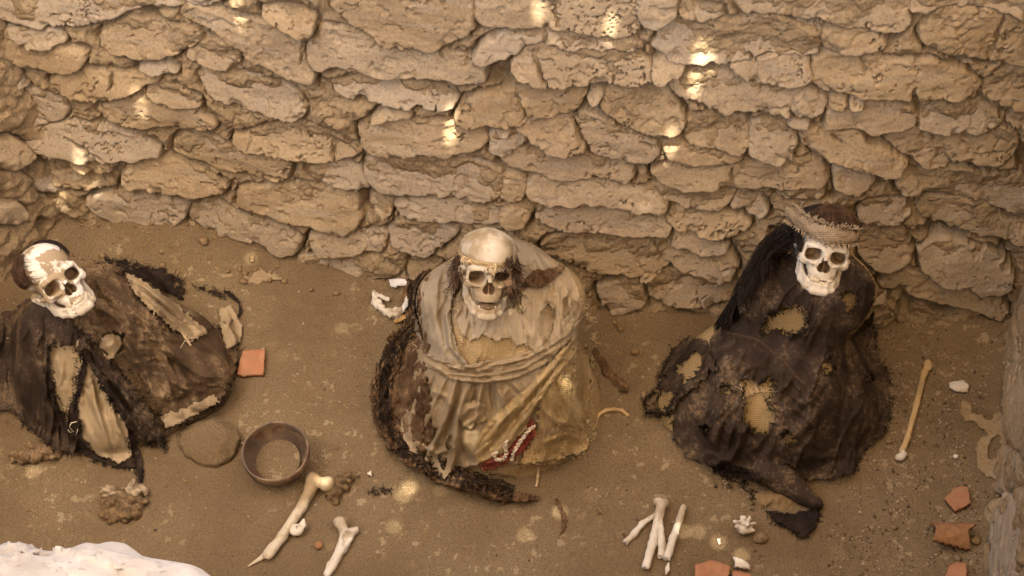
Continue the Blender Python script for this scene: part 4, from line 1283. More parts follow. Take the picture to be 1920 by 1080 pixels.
def loops(MM, cen_dir, n, rad, r, mat, parent, name, seed):
    rng = random.Random(seed); paths = []
    p0, d0 = on_skull(MM, *cen_dir)
    for k in range(n):
        ax = Vector((rng.gauss(0, 1), rng.gauss(0, .6), rng.gauss(0, 1))).normalized(); u = ax.orthogonal().normalized(); w = ax.cross(u)
        R = rad * (0.6 + 0.7 * rng.random()); c = p0 + d0 * (0.5 + 0.4 * rng.random()) + np.array([rng.gauss(0, .35), 0, rng.gauss(0, .3)])
        paths.append(to_w(MM, np.array([c + R * (math.cos(t) * np.array(u) + math.sin(t) * np.array(w)) for t in np.linspace(0, 5.3, 16)])))
    V, F = tubes(paths, [r] * n, 5)
    return mesh_obj(name, V, F, mat, parent)
loops(MC, (0.02, math.radians(-6)), 9, 0.95, 0.0022, M['fray_tan'], mc, 'knot', 4)
loops(MC, (-0.8, math.radians(2)), 8, 0.7, 0.0018, M['fray_tan'], mc, 'knot', 5)
# dried mud in the open mouth
v = Vol((-3, -9.5, -10.8), (3, -2, -7), 0.2); v.add(v.ell((0, -5.6, -9.1), (2.3, 2.5, 1.1))); v.D = v.D + 0.2 * fbm(v.X, v.Y, v.Z, 1.2, 3, 8)
V, F = v.mesh(); mesh_obj('mouth_fill', to_w(MC, V), F, M['mud'], mc)
def mop(parent, bvh, starts, n, lo, hi, ang, spread, mat, seed, r=0.0008, off=0.006, name='hair', lift=0.01, curl=0.12):
    """locks of hair: paths starting inside a photo-space polygon"""
    rng = random.Random(seed); P = np.array(starts, float); x0, y0 = P.min(0); x1, y1 = P.max(0); paths = []
    while len(paths) < n:
        x, y = x0 + (x1 - x0) * rng.random(), y0 + (y1 - y0) * rng.random()
        if poly_sd(np.array([x]), np.array([y]), P)[0] < 0: continue
        a = math.radians(ang + rng.gauss(0, spread)); c = rng.gauss(0, curl); l = lo + (hi - lo) * rng.random(); q = []
        for i in range(9):
            q.append((x, y)); x += math.cos(a) * l / 8; y += math.sin(a) * l / 8; a += c
        paths.append(q)
    return hairs(paths, bvh, mat, parent, name, r, off, seed, lift=lift)
CB6 = addb([(CV, CF), FLOORMESH], sh, cl, cr_, shl, scr)
mop(mc, CB6, pts('948,482 968,476 978,500 966,545 948,545'), 260, 14, 50, 95, 22, M['hair_brown'], 5)
mop(mc, CB6, pts('850,470 864,470 866,520 852,540 846,520'), 160, 10, 40, 100, 20, M['hair_brown'], 6)
mop(mc, CB6, pts('862,545 872,550 868,580 856,585'), 90, 8, 20, 110, 40, M['fray_tan'], 7)
# ------------------------------------------------------------------ the mummy in the dark cloak (right)
def r_core(v):
    v.add(v.ell((0.665, 2.36, 0.22), (0.105, 0.14, 0.18)))
    v.add(v.cap((0.575, 2.33, 0.285), (0.735, 2.34, 0.285), 0.074), 0.06)
    v.add(v.ell((0.600, 2.26, 0.06), (0.185, 0.18, 0.14)), 0.08)
    v.add(v.ell((0.520, 2.19, 0.11), (0.085, 0.11, 0.12)), 0.07)
    v.add(v.ell((0.65, 2.19, 0.12), (0.09, 0.11, 0.13)), 0.07)
    v.add(v.ell((0.590, 2.25, -0.03), (0.25, 0.20, 0.09)), 0.16)
    v.both(-(v.Z + 0.01))
    v.D = v.D + 0.008 * fbm(v.X, v.Y, v.Z, 6, 2, 95)
mr = empty('mummy', (0.6, 2.3, 0.0), 'seated mummy in a torn near-black cloak with long dark hair and a burlap headband', 'mummy', 'mummies seated along the back wall')
RV, RFc = core(r_core, (0.28, 1.95, -0.03), (0.92, 2.62, 0.52))
mesh_obj('bundle', RV, RFc, M['burlap'], mr, uv=np.stack([RV @ np.array(CR), RV @ np.array(CU)], 1))
RB1 = bvh_of((RV, RFc), FLOORMESH)
cloak = pts('1492,466 1442,491 1398,529 1341,598 1332,636 1316,693 1272,730 1254,768 1262,820 1284,858 1321,872 1380,884 1423,890 1447,868 1479,869 1504,902 1567,898 1602,886 1623,847 1662,809 1672,756 1671,700 1648,668 1643,617 1640,560 1653,530 1640,500 1618,478 1580,466')
H1 = pts('1426,626 1442,592 1467,579 1498,573 1514,598 1505,623 1473,626 1448,617'); H2 = pts('1580,551 1599,543 1611,560 1593,587'); 
H3 = pts('1393,712 1405,714 1423,724 1437,708 1449,714 1450,740 1433,747 1453,777 1442,811 1417,810 1393,784 1398,752')
H4 = pts('1546,686 1558,666 1564,693 1554,705'); H5 = pts('1461,820 1475,808 1494,823 1482,838'); H6 = pts('1349,721 1368,722 1374,735 1356,737')
H7 = pts('1312,800 1330,802 1326,818'); H8 = pts('1624,705 1634,700 1640,712 1630,716')
rh = [H1, H2, H3, H4, H5, H6, H7, H8]
rcl = drape('cloak', cloak, RB1, M['wool'], mr, 0.016, 2.5, crease=(0.012, 0.03, 115), crease_b=(0.006, 0.07, 60), holes=rh, wr=(0.010, 0.014), rag=(5, 0.07), thick=0.006, smooth=16, seed=51, edge_lift=0.006,
            folds=[(pts('1360,640 1345,720 1350,820'), 14, 0.014), (pts('1395,820 1370,860 1330,872'), 9, 0.018), (pts('1380,800 1372,850'), 6, -0.012), (pts('1330,850 1380,872 1423,884'), 6, 0.014), (pts('1450,850 1520,790 1560,740'), 16, 0.012),
                   (pts('1600,600 1620,700 1610,800'), 14, 0.014), (pts('1580,620 1590,720 1570,820'), 10, -0.012), (pts('1290,760 1320,800 1350,850'), 8, 0.012), (pts('1400,560 1360,640'), 10, 0.010), (pts('1440,700 1460,640'), 10, -0.006),
                   (pts('1640,690 1655,760 1630,830'), 8, 0.012), (pts('1360,760 1350,850'), 7, -0.010), (pts('1480,840 1530,860 1590,850'), 10, 0.008)])
RB2 = addb([(RV, RFc), FLOORMESH], rcl)
for k, h in enumerate(rh):
    hairs(fray_paths(h, 160 if k in (0, 2) else 70, 3, 11, 60 + k, spread=1.0) + fray_paths(h, 110 if k in (0, 2) else 40, 2, 9, 80 + k, inward=True, spread=1.0), RB2, M['fray_dark'], mr, 'cloak_fibre', 0.0010, 0.003, k)
hairs(fray_paths(cloak[5:16], 240, 3, 14, 71, closed=False, spread=1.0) + fray_paths(cloak[16:25], 200, 3, 12, 72, closed=False, spread=0.9), RB2, M['fray_dark'], mr, 'cloak_fibre', 0.0010, 0.003, 9)
# whitish torn threads inside the big hole
hairs(fray_paths(pts('1398,740 1420,732 1440,735'), 90, 10, 36, 73, closed=False, spread=0.5), RB2, M['fray_tan'], mr, 'lining_thread', 0.0012, 0.006, 10)
hairs(fray_paths(pts('1440,592 1470,580'), 26, 10, 30, 74, closed=False, spread=0.3, inward=True), RB2, M['fray_dark'], mr, 'lining_thread', 0.001, 0.006, 11)
# chain-stitched seam
seam = np.array(pts('1360,623 1417,636 1445,655 1467,674 1485,695 1499,712 1520,733 1543,749')); sg = np.r_[0, np.cumsum(np.hypot(*np.diff(seam, axis=0).T))]
st = []
for k, t in enumerate(np.arange(0, sg[-1], 3.6)):
    x, y = np.interp(t, sg, seam[:, 0]), np.interp(t, sg, seam[:, 1])
    for s in (-1, 1): st.append([(x - 2, y - s * 3.2), (x, y - s * 1.2), (x + 2.4, y + 0.6)])
hairs(st, RB2, plain_mat('seam_yarn', (0.13, 0.08, 0.045), 0.9, 0.4, 90), mr, 'stitching', 0.0011, 0.002, 12)
arm = drape('sleeve_rag', pts('1240,699 1259,650 1297,628 1328,640 1345,690 1300,735 1272,748 1255,778 1215,776 1203,750 1228,730'), RB2, M['wool'], mr, 0.020, 2.5, rag=(7, 0.08), wr=(0.014, 0.03), seed=53, thick=0.012, edge_lift=0.006,
            holes=[pts('1275,690 1300,660 1318,665 1300,700 1278,715'), pts('1225,755 1250,728 1262,740 1240,770')])
sl_core = lambda v: (v.add(v.cap(np.array(floor_pt(1440, 882, 0.045)), np.array(floor_pt(1530, 945, 0.02)), 0.042, 0.016)))
v = Vol((0.40, 1.86, -0.02), (0.72, 2.16, 0.12), 0.005); sl_core(v); v.D = v.D + 0.006 * fbm(v.X, v.Y, v.Z, 20, 3, 3)
V, F = v.mesh(); V = relax(V, F, 1); mesh_obj('sleeve', V, F, M['wool'], mr, uv=np.stack([V @ np.array(CR), V @ np.array(CU)], 1))
RB3 = addb([(RV, RFc), FLOORMESH, (V, F)], rcl, arm)
tip = drape('cloak_hem', pts('1424,950 1440,958 1475,962 1520,955 1536,936 1537,960 1528,996 1506,1008 1474,990 1450,975'), RB3, M['wool_black'], mr, 0.012, 2.5, rag=(5, 0.09), wr=(0.008, 0.04), seed=54, thick=0.01)
hairs(fray_paths(pts('1424,950 1450,975 1474,990 1506,1008 1528,996 1537,960'), 200, 3, 12, 75, closed=False) + fray_paths(pts('1330,880 1380,900 1400,905 1420,925 1436,940'), 130, 3, 12, 76, closed=False, spread=1.5)
      + fray_paths(pts('1400,905 1390,915 1360,912 1340,915'), 60, 2, 8, 77, closed=False, spread=1.5) + fray_paths(pts('1395,910 1415,930 1410,960'), 50, 2, 7, 78, closed=False, spread=1.5), RB3, M['fray_dark'], mr, 'hem_fibre', 0.0012, 0.004, 13)
hairs(fray_paths(pts('1240,699 1259,650 1297,628'), 90, 3, 12, 79, closed=False) + fray_paths(pts('1255,778 1215,776 1203,750 1228,730 1240,699'), 160, 3, 13, 80, closed=False, spread=1.0), RB3, M['fray_dark'], mr, 'sleeve_fibre', 0.0011, 0.006, 14)
drape('crumpled_hem', pts('1320,868 1380,878 1424,886 1432,905 1400,902 1350,892'), RB3, M['wool_black'], mr, 0.012, 2.5, rag=(5, 0.1), wr=(0.012, 0.05), seed=55, thick=0.01)

MR = skull_matrix(1546, 458, 2.24, -3, -13, 11, 0.83)
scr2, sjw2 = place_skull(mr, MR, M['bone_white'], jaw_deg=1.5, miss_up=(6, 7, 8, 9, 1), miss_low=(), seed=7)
band(mr, MR, -1.75, 1.25, lambda a: math.radians(16 + (9 if a < 0 else 2) * abs(math.sin(a)) ** 1.5), lambda a: math.radians(15 - 2 * abs(math.sin(a))), lambda a: 1.2 + 2.6 * max(0.0, -a - 0.55) ** 1.3, M['burlap_grey'], 'headband', n=90, rows=11, seed=3, rag=0.3)
band(mr, MR, -2.2, 2.2, lambda a: math.radians(58 - 6 * math.cos(a)), lambda a: math.radians(26), 0.35, M['hair_black'], 'scalp', n=60, rows=9, seed=5, rag=0.1)
def skull_hair(parent, MM, n, az, el, wander, length, drop, mat, seed, r=0.0009, out=0.5, name='hair'):
    """strands that leave the scalp, follow the cranium and then fall"""
    rng = random.Random(seed); paths = []; rad = []
    for _ in range(n):
        a = az[0] + (az[1] - az[0]) * rng.random() ** 0.8 * (0.8 + 0.2 * rng.random()); e = el[0] + (el[1] - el[0]) * rng.random(); q = []
        de = wander[1] * (0.7 + 0.6 * rng.random()); da = wander[0] * rng.gauss(0, 1) + rng.gauss(0, 0.03); o = out * (0.5 + rng.random())
        steps = int(length * (0.6 + 0.4 * rng.random()))
        for i in range(steps):
            p, d = on_skull(MM, a, e); q.append(p + d * (o + 0.15 * math.sin(i * 0.7 + a * 9)))
            a += da; e += de
        paths.append(to_w(MM, np.array(q))); rad.append(np.linspace(r, r * 0.6, len(q)))
    V, F = tubes(paths, rad, 4)
    o = mesh_obj(name, V, F, mat, parent); o['kind'] = 'stuff'
    return o
D = math.radians
skull_hair(mr, MR, 1500, (-2.6, 2.6), (D(60), D(88)), (0.0, -D(5)), 10, 0, M['hair_brown'], 21, r=0.0006, out=0.7)
skull_hair(mr, MR, 260, (-1.9, -1.2), (D(70), D(40)), (0.0, -D(5)), 18, 0, M['hair_black'], 22, out=1.0)
rng = random.Random(8); fr = []
for i in range(220):
    a = -1.7 + 2.95 * rng.random(); top = rng.random() < 0.62
    e = D(16 + (9 if a < 0 else 2) * abs(math.sin(a)) ** 1.5) + (1 if top else -1) * D(14 - 3 * abs(math.sin(a)))
    p, d = on_skull(MR, a, e); q = [p + d * (0.9 + 2.3 * max(0.0, -a - 0.55) ** 1.3)]; u = np.array([rng.gauss(0, .5), 0, rng.gauss(0.5 if top else -0.6, .5)]) + d * (0.6 + 0.4 * rng.random())
    for k in range(4): q.append(q[-1] + u * (0.14 + 0.12 * rng.random())); u = u + np.array([rng.gauss(0, .25), rng.gauss(0, .25), rng.gauss(-0.1, .25)])
    fr.append(to_w(MR, np.array(q)))
V, F = tubes(fr, [0.0011] * len(fr), 4); o = mesh_obj('headband_fibre', V, F, plain_mat('dusty_fibre', (0.32, 0.235, 0.14), 0.9, 0.3, 90), mr); o['kind'] = 'stuff'
# a long fall of black hair down the left shoulder and back
RB4 = addb([(RV, RFc), FLOORMESH], rcl, scr2, bw.children[-1]) if False else addb([(RV, RFc), FLOORMESH], rcl, scr2)
fall = []
rng = random.Random(31)
for k in range(520):
    t = rng.random(); s = rng.gauss(0, 1)
    z0 = at_y(1478 + 20 * rng.random(), 420 + 40 * rng.random(), 2.30 + 0.06 * rng.random())
    ex, ey = 1455 + 20 * rng.gauss(0, 1) - 60 * t, 520 + 60 * rng.random() - 10 * t
    end = RB4.ray_cast(CAMV, ray(1470 - 125 * (t ** 0.7) + 9 * s, 470 + 150 * (t ** 0.8) + 8 * rng.gauss(0, 1)).normalized())
    P2 = (end[0] if end[0] is not None else floor_pt(1380, 560, 0.2)) + Vector(CB) * (0.012 + 0.02 * rng.random())
    if P2.y > 2.46: P2 = at_y(1470 - 125 * t, 470 + 150 * t, 2.42)
    mid = (z0 + P2) / 2 + Vector((-0.02 - 0.02 * rng.random(), 0.03, 0.02)) * (1 + 0.4 * s)
    ts = np.linspace(0, 1, 10)[:, None]
    w = 0.004 * np.sin(ts * 9 + k) * np.array([[1, 0.3, 0.5]])
    fall.append((1 - ts) ** 2 * np.array(z0) + 2 * ts * (1 - ts) * np.array(mid) + ts ** 2 * np.array(P2) + w)
V, F = tubes(fall, [np.linspace(0.0012, 0.0008, 10)] * len(fall), 4); o = mesh_obj('hair', V, F, M['hair_black'], mr); o['kind'] = 'stuff'
# red yarn by the cheek, pale chips on the hair
p, d = on_skull(MR, 1.15, D(-22)); v = Vol(p - 1.6, p + 1.6, 0.15); v.add(v.cap(p + d * .2 + [0, 0, 1.0], p + d * .2 + [0, 0, -1.0], 0.5, 0.4)); v.D = v.D + 0.15 * fbm(v.X, v.Y, v.Z, 1.5, 2, 4)
V, F = v.mesh(); mesh_obj('red_yarn', to_w(MR, V), F, M['red'], mr)
# ------------------------------------------------------------------ the mummy slumped in the brown cloak (left)
def l_core(v):
    v.add(v.ell((-0.94, 2.36, 0.11), (0.14, 0.18, 0.16)))
    v.add(v.cap((-1.04, 2.34, 0.18), (-0.86, 2.38, 0.17), 0.070), 0.06)
    v.add(v.ell((-0.81, 2.37, 0.03), (0.12, 0.12, 0.085)), 0.08)
    v.add(v.ell((-1.04, 2.34, 0.06), (0.10, 0.13, 0.11)), 0.08)
    v.add(v.ell((-0.91, 2.22, 0.05), (0.07, 0.11, 0.07)), 0.06)
    v.add(v.cap((-0.86, 2.32, 0.10), (-0.72, 2.29, 0.04), 0.06, 0.045), 0.06)
    v.add(v.ell((-0.91, 2.30, -0.03), (0.21, 0.18, 0.07)), 0.12)
    v.both(-(v.Z + 0.01))
    v.D = v.D + 0.008 * fbm(v.X, v.Y, v.Z, 6, 2, 99)
ml = empty('mummy', (-0.92, 2.3, 0.0), 'mummy slumped sideways in a ragged brown cloak with a tilted hairy skull', 'mummy', 'mummies seated along the back wall')
LV, LFc = core(l_core, (-1.34, 1.95, -0.03), (-0.5, 2.66, 0.40))
mesh_obj('bundle', LV, LFc, M['wool_brown'], ml, uv=np.stack([LV @ np.array(CR), LV @ np.array(CU)], 1))
LB1 = bvh_of((LV, LFc), FLOORMESH)
under = drape('undercloth', crease=(0.008, 0.06, 70), poly=pts('88,630 150,632 190,672 210,730 240,800 250,855 226,872 178,852 150,830 128,800 100,745 88,690'), bvh=LB1, mat=M['linen'], parent=ml, off=0.012, step=2.5, rag=(2, 0.06), wr=(0.006, 0.025), seed=61, thick=0.006, smooth=5,
              folds=[(pts('165,690 180,760 210,850'), 8, 0.014), (pts('185,700 210,770 235,840'), 6, 0.010), (pts('172,700 195,790 215,850'), 4, -0.010), (pts('120,650 110,740'), 8, 0.010)])
panel = pts('146,478 204,500 243,522 262,560 300,598 348,632 405,612 432,596 446,650 444,700 415,756 361,786 310,808 298,770 268,706 232,694 198,664 158,632 146,600 160,540')
lp = drape('cloak', panel, LB1, M['wool_brown'], ml, 0.014, 2.5, crease=(0.014, 0.032, 55), crease_b=(0.006, 0.07, 20), rag=(6, 0.06), wr=(0.012, 0.016), seed=62, thick=0.006, smooth=16, edge_lift=0.006, holes=[pts('180,642 205,622 230,630 228,652 206,680 190,664')],
           folds=[(pts('160,500 250,620 410,710'), 18, 0.022), (pts('175,560 270,690 320,785'), 14, 0.020), (pts('215,560 300,660 400,740'), 9, -0.018), (pts('340,640 400,670 435,700'), 12, 0.018), (pts('200,520 240,600 250,690'), 14, 0.012), (pts('245,640 300,636 350,640'), 5, 0.006), (pts('280,700 340,720 420,700'), 14, 0.014), (pts('300,760 360,745 420,735'), 10, -0.012), (pts('270,690 300,770'), 8, 0.012), (pts('330,650 380,700'), 12, -0.010), (pts('170,500 220,570'), 10, 0.008)])
left_p = pts('20,582 60,556 96,566 140,612 162,648 150,684 140,760 152,802 142,852 100,848 84,830 50,800 20,770 -20,775 -70,760 -70,600')
ll = drape('cloak', left_p, LB1, M['wool'], ml, 0.016, 2.5, crease=(0.018, 0.04, 95), rag=(6, 0.07), wr=(0.014, 0.018), seed=63, thick=0.006, smooth=16, edge_lift=0.006, holes=[pts('92,648 140,650 146,690 136,742 124,786 106,742 94,694')],
           folds=[(pts('60,580 70,660 100,800'), 10, 0.014), (pts('40,590 40,690'), 8, 0.012), (pts('85,640 95,740 120,830'), 6, -0.014), (pts('20,600 10,700'), 10, -0.012), (pts('120,740 130,840'), 6, 0.012)])
LB2 = addb([(LV, LFc), FLOORMESH], lp, ll, under)
scarf = drape('shawl', crease=(0.012, 0.07, 55), poly=pts('148,612 190,648 216,690 252,722 286,770 302,800 314,848 286,836 250,820 226,782 200,742 178,702 148,664'), bvh=LB2, mat=M['wool'], parent=ml, off=0.014, step=2.5, rag=(7, 0.07), wr=(0.016, 0.03), seed=64, thick=0.01, smooth=4, edge_lift=0.006,
              folds=[(pts('160,640 210,710 270,790 305,830'), 7, 0.018), (pts('175,690 225,760 270,815'), 5, 0.012), (pts('165,660 220,735 280,810'), 4, -0.016)])
strand = drape('shawl_end', pts('232,780 246,790 262,840 272,880 268,908 258,906 256,870 240,820'), LB2, M['wool_black'], ml, 0.008, 2.2, rag=(3, 0.1), wr=(0.006, 0.06), seed=65, thick=0.008)
hem = drape('ragged_hem', pts('148,812 180,850 225,866 252,862 254,874 215,878 170,862 140,846'), LB2, M['wool_black'], ml, 0.01, 2.2, rag=(5, 0.1), wr=(0.008, 0.06), seed=66, thick=0.008)
cord = drape('edge_roll', pts('86,640 94,650 96,700 108,760 128,800 150,690 158,650 166,668 158,720 146,760 152,806 132,830 112,800 92,740 84,690'), LB2, M['wool_black'], ml, 0.012, 2.2, rag=(4, 0.1), wr=(0.01, 0.05), seed=67, thick=0.01)
pouch2 = drape('leather_patch', pts('180,640 206,621 231,630 228,652 206,681 190,664'), LB2, M['linen'], ml, 0.016, 2.2, rag=(1.5, 0.1), wr=(0.003, 0.05), seed=68, thick=0.01, rounded=1, folds=[(pts('195,650 220,640'), 14, 0.012)])
strips = drape('linen_strips', pts('232,508 262,520 318,556 366,600 392,622 362,642 330,622 292,592 262,562 244,540'), LB2, M['linen'], ml, 0.016, 2.2, rag=(5, 0.1), wr=(0.008, 0.05), seed=69, thick=0.006,
               folds=[(pts('240,515 300,560 380,625'), 4, 0.012), (pts('255,535 310,590 360,635'), 4, 0.012), (pts('250,525 305,575 370,630'), 2.5, -0.012)])
tat = drape('tattered_edge', pts('198,486 250,494 300,505 342,528 400,545 424,558 412,604 372,598 330,558 290,538 240,512'), LB2, M['wool_black'], ml, 0.012, 2.5, rag=(12, 0.06), wr=(0.010, 0.05), seed=70, thick=0.008, holes=[pts('330,530 370,552 390,575 360,570')])
flap = drape('linen_flap', pts('409,578 434,570 456,612 453,642 424,657 414,622'), LB2, M['linen'], ml, 0.012, 2.5, rag=(2, 0.1), wr=(0.005, 0.04), seed=71, thick=0.006, folds=[(pts('425,580 440,650'), 5, 0.01)])
curl = drape('hide_strip', pts('416,540 432,546 450,562 456,586 446,602 440,598 448,584 442,566 420,550'), LB2, M['wool_black'], ml, 0.012, 2.2, rag=(2, 0.1), wr=(0.004, 0.06), seed=72, thick=0.006)
lining = drape('lining', pts('310,806 300,778 345,762 400,738 414,754 362,785'), LB2, M['linen'], ml, 0.006, 2.4, rag=(5, 0.09), wr=(0.004, 0.04), seed=73, thick=0.004)
LB3 = addb([(LV, LFc), FLOORMESH], lp, ll, under, scarf)
for poly, cnt, lo, hi, sd in ((panel[5:15], 260, 3, 14, 91), (panel[:6], 160, 3, 12, 92), (left_p[5:13], 260, 3, 14, 93), (pts('148,612 190,648 216,690 252,722 286,770 302,800 314,848'), 200, 3, 12, 94), (pts('314,848 286,836 250,820 226,782 200,742 178,702 148,664'), 200, 3, 12, 95),
                              (pts('92,648 140,650 146,690 136,742 124,786 106,742 94,694 92,648'), 160, 3, 10, 96), (pts('198,486 250,494 300,505 342,528 400,545 424,558'), 220, 4, 16, 97), (pts('140,846 170,862 215,878 254,874'), 120, 3, 12, 98), (pts('240,820 256,870 260,905'), 80, 2, 8, 99)):
    hairs(fray_paths(poly, cnt, lo, hi, sd, closed=False, spread=1.0), LB3, M['fray_dark'], ml, 'cloak_fibre', 0.0011, 0.006, sd)
hairs(fray_paths(pts('330,600 362,640'), 40, 8, 26, 101, closed=False, spread=0.6) + [[(322 + k * 3, 596 + k * 2), (335 + k * 3, 615 + k), (350 + k * 2, 640 + k), (356 + k, 648)] for k in range(4)], LB3, M['fray_tan'], ml, 'loose_thread', 0.0014, 0.012, 102)
hairs([[(130, 800), (134, 793), (142, 791), (150, 790)], [(128, 806), (131, 811), (138, 809), (133, 805), (130, 800)], [(146, 805), (144, 812), (140, 818)]], LB3, M['rope'], ml, 'loose_thread', 0.0014, 0.014, 103)

ML = skull_matrix(97, 519, 2.27, 24, -17, -42, 0.85)
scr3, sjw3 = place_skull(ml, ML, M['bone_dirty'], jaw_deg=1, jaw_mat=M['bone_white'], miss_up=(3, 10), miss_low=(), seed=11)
# dried skin and brown hair left on the crown
skull_hair(ml, ML, 1800, (-2.8, -0.75), (D(10), D(70)), (0.05, -D(2.6)), 7, 0, M['hair_brown'], 41, r=0.0005, out=0.35)
skull_hair(ml, ML, 900, (0.95, 2.6), (D(20), D(70)), (0.03, -D(3.0)), 8, 0, M['hair_black'], 42, r=0.0005, out=0.45)
band(ml, ML, -2.7, -0.95, lambda a: D(34), lambda a: D(26), 0.25, M['hair_brown'], 'scalp', n=40, rows=9, seed=5, rag=0.25)
band(ml, ML, 1.0, 2.7, lambda a: D(40), lambda a: D(22), 0.25, M['hide'], 'scalp', n=40, rows=9, seed=6, rag=0.25)
# ------------------------------------------------------------------ reed-mat shade roof over the tomb, with gaps that let sun spots through
ROOF_Z = 3.6
def roof_pt(p):
    k = (ROOF_Z - p.z) / TO_SUN.z
    return (p.x + TO_SUN.x * k, p.y + TO_SUN.y * k)
# (photo x, photo y, gap diameter in mm, where it lands: f floor, w back wall, or height above floor of the cloth)
SPOTS = [(640, 615, 15, 'f'), (508, 640, 8, 'f'), (530, 666, 10, 'f'), (470, 484, 19, 'f'), (739, 988, 16, 'f'), (983, 1003, 16, 'f'),
         (768, 914, 27, 'f'), (757, 930, 22, 'f'), (738, 922, 12, 'f'), (855, 902, 19, 0.03), (828, 919, 11, 'f'), (1050, 960, 19, 'f'),
         (1281, 996, 18, 'f'), (1308, 998, 17, 'f'), (1347, 1018, 19, 'f'), (1391, 1041, 19, 'f'), (62, 884, 20, 'f'), (612, 907, 22, 0.03),
         (884, 818, 20, 0.18), (1067, 725, 26, 0.28), (960, 576, 30, 0.42), (850, 545, 13, 0.40), (376, 612, 19, 0.08), (1570, 1036, 8, 'f'), (1110, 928, 8, 'f'),
         (848, 240, 24, 'w'), (848, 262, 22, 'w'), (852, 213, 20, 'w'), (1313, 85, 26, 'w'), (1330, 92, 24, 'w'), (1306, 120, 22, 'w'), (1303, 152, 22, 'w'), (1010, 8, 24, 'w'),
         (1148, 28, 20, 'w'), (1143, 48, 18, 'w'), (267, 190, 20, 'w'), (271, 208, 12, 'w'), (166, 312, 20, 'w'), (176, 338, 20, 'w'), (118, 368, 22, 'w'),
         (1260, 262, 18, 'w'), (1255, 278, 18, 'w'), (447, 8, 22, 'w'), (452, 26, 16, 'w'), (1038, 22, 9, 'w'), (1040, 62, 8, 'w'), (980, 178, 9, 'w'), (1210, 410, 9, 'w')]
ALL = Multi([FLOOR_BVH] + [t for t in TREES.values()])
holes = []
for px, py, dmm, kind in SPOTS:
    hit_ = ALL.ray_cast(CAMV, ray(px, py).normalized())
    if kind != 'w' and hit_[0] is not None: p = hit_[0]
    elif kind == 'w':
        s, t = BACK.hit(px, py); p = Vector(BACK.P(np.array(s), np.array(t), np.array(0.012)))
    else: p = floor_pt(px, py, kind)
    holes.append((*roof_pt(p), (0.80 if kind == 'w' else 0.70) * dmm / 1000 / 2))
from mathutils.geometry import delaunay_2d_cdt
def reed_mat():
    n = NT('reed_mat', 0.85, 0.2)
    w = n.wave(40, n.pos, 2.0)
    c = n.mix(n.ramp(w, 0.2, 0.8), (0.30, 0.20, 0.10), (0.42, 0.30, 0.16))
    n.color(c); n.bump(w, 0.004, 0.6)
    tr = n.n('ShaderNodeBsdfTranslucent'); n.put(tr.inputs['Color'], (0.54, 0.46, 0.355))
    mx = n.n('ShaderNodeMixShader'); mx.inputs[0].default_value = ROOF_GLOW
    n.t.links.new(n.b.outputs[0], mx.inputs[1]); n.t.links.new(tr.outputs[0], mx.inputs[2])
    n.t.links.new(mx.outputs[0], n.t.nodes['Material Output'].inputs['Surface'])
    return n.m
ROOF_GLOW = 0.30
RX0, RX1, RY0, RY1, RXN, RYN = -1.62, 2.2, -0.9, 2.75, -0.50, -3.4   # the mat reaches further out to the right of RXN
M['reed'] = reed_mat()
M['pole'] = adobe_mat('weathered_pole', (0.20, 0.14, 0.09), (0.26, 0.19, 0.12), (0.22, 0.17, 0.12))
rp = [(RX0, RY0), (RXN, RY0), (RXN, RYN), (RX1, RYN), (RX1, RY1), (RX0, RY1)]
pts_ = list(rp)
edges = [(i, (i + 1) % 6) for i in range(6)]
for hx, hy, r in holes:
    b = len(pts_); k = 10
    for i in range(k):
        a = 2 * math.pi * i / k
        pts_.append((hx + r * math.cos(a), hy + r * math.sin(a)))
    edges += [(b + i, b + (i + 1) % k) for i in range(k)]
cv, ce, cf, *_ = delaunay_2d_cdt([Vector(p) for p in pts_], edges, [], 0, 1e-5)
cv = np.array([(v.x, v.y) for v in cv]); tri = np.array([list(f) for f in cf])
cc = cv[tri].mean(1)
keep = ~((cc[:, 0] < RXN) & (cc[:, 1] < RY0))
for hx, hy, r in holes:
    keep &= np.hypot(cc[:, 0] - hx, cc[:, 1] - hy) > r * 0.93
roof = empty('shade_roof', (0, 2.4, RIM), 'reed-mat sunshade roof on poles above the open tomb', 'roof')
mesh_obj('reed_mat', np.c_[cv, np.full(len(cv), ROOF_Z)], tri[keep], M['reed'], roof, smooth=False)
for x in (RX0 + 0.05, RX1 - 0.05):
    for y in ((RY0 if x < 0 else RYN) + 0.02, RY1 - 0.05):
        v, f = tubes([[(x, y, RIM - 0.3), (x + 0.01, y, 2.4), (x, y, ROOF_Z - 0.05)]], [0.04], 8)
        mesh_obj('post', v, f, M['pole'], roof)
for y in (RYN + 0.02, RY1 - 0.05):
    v, f = tubes([[(RX0 if y > 0 else RXN, y, ROOF_Z - 0.04), (0.5, y, ROOF_Z - 0.05), (RX1, y, ROOF_Z - 0.04)]], [0.035], 8)
    mesh_obj('beam', v, f, M['pole'], roof)
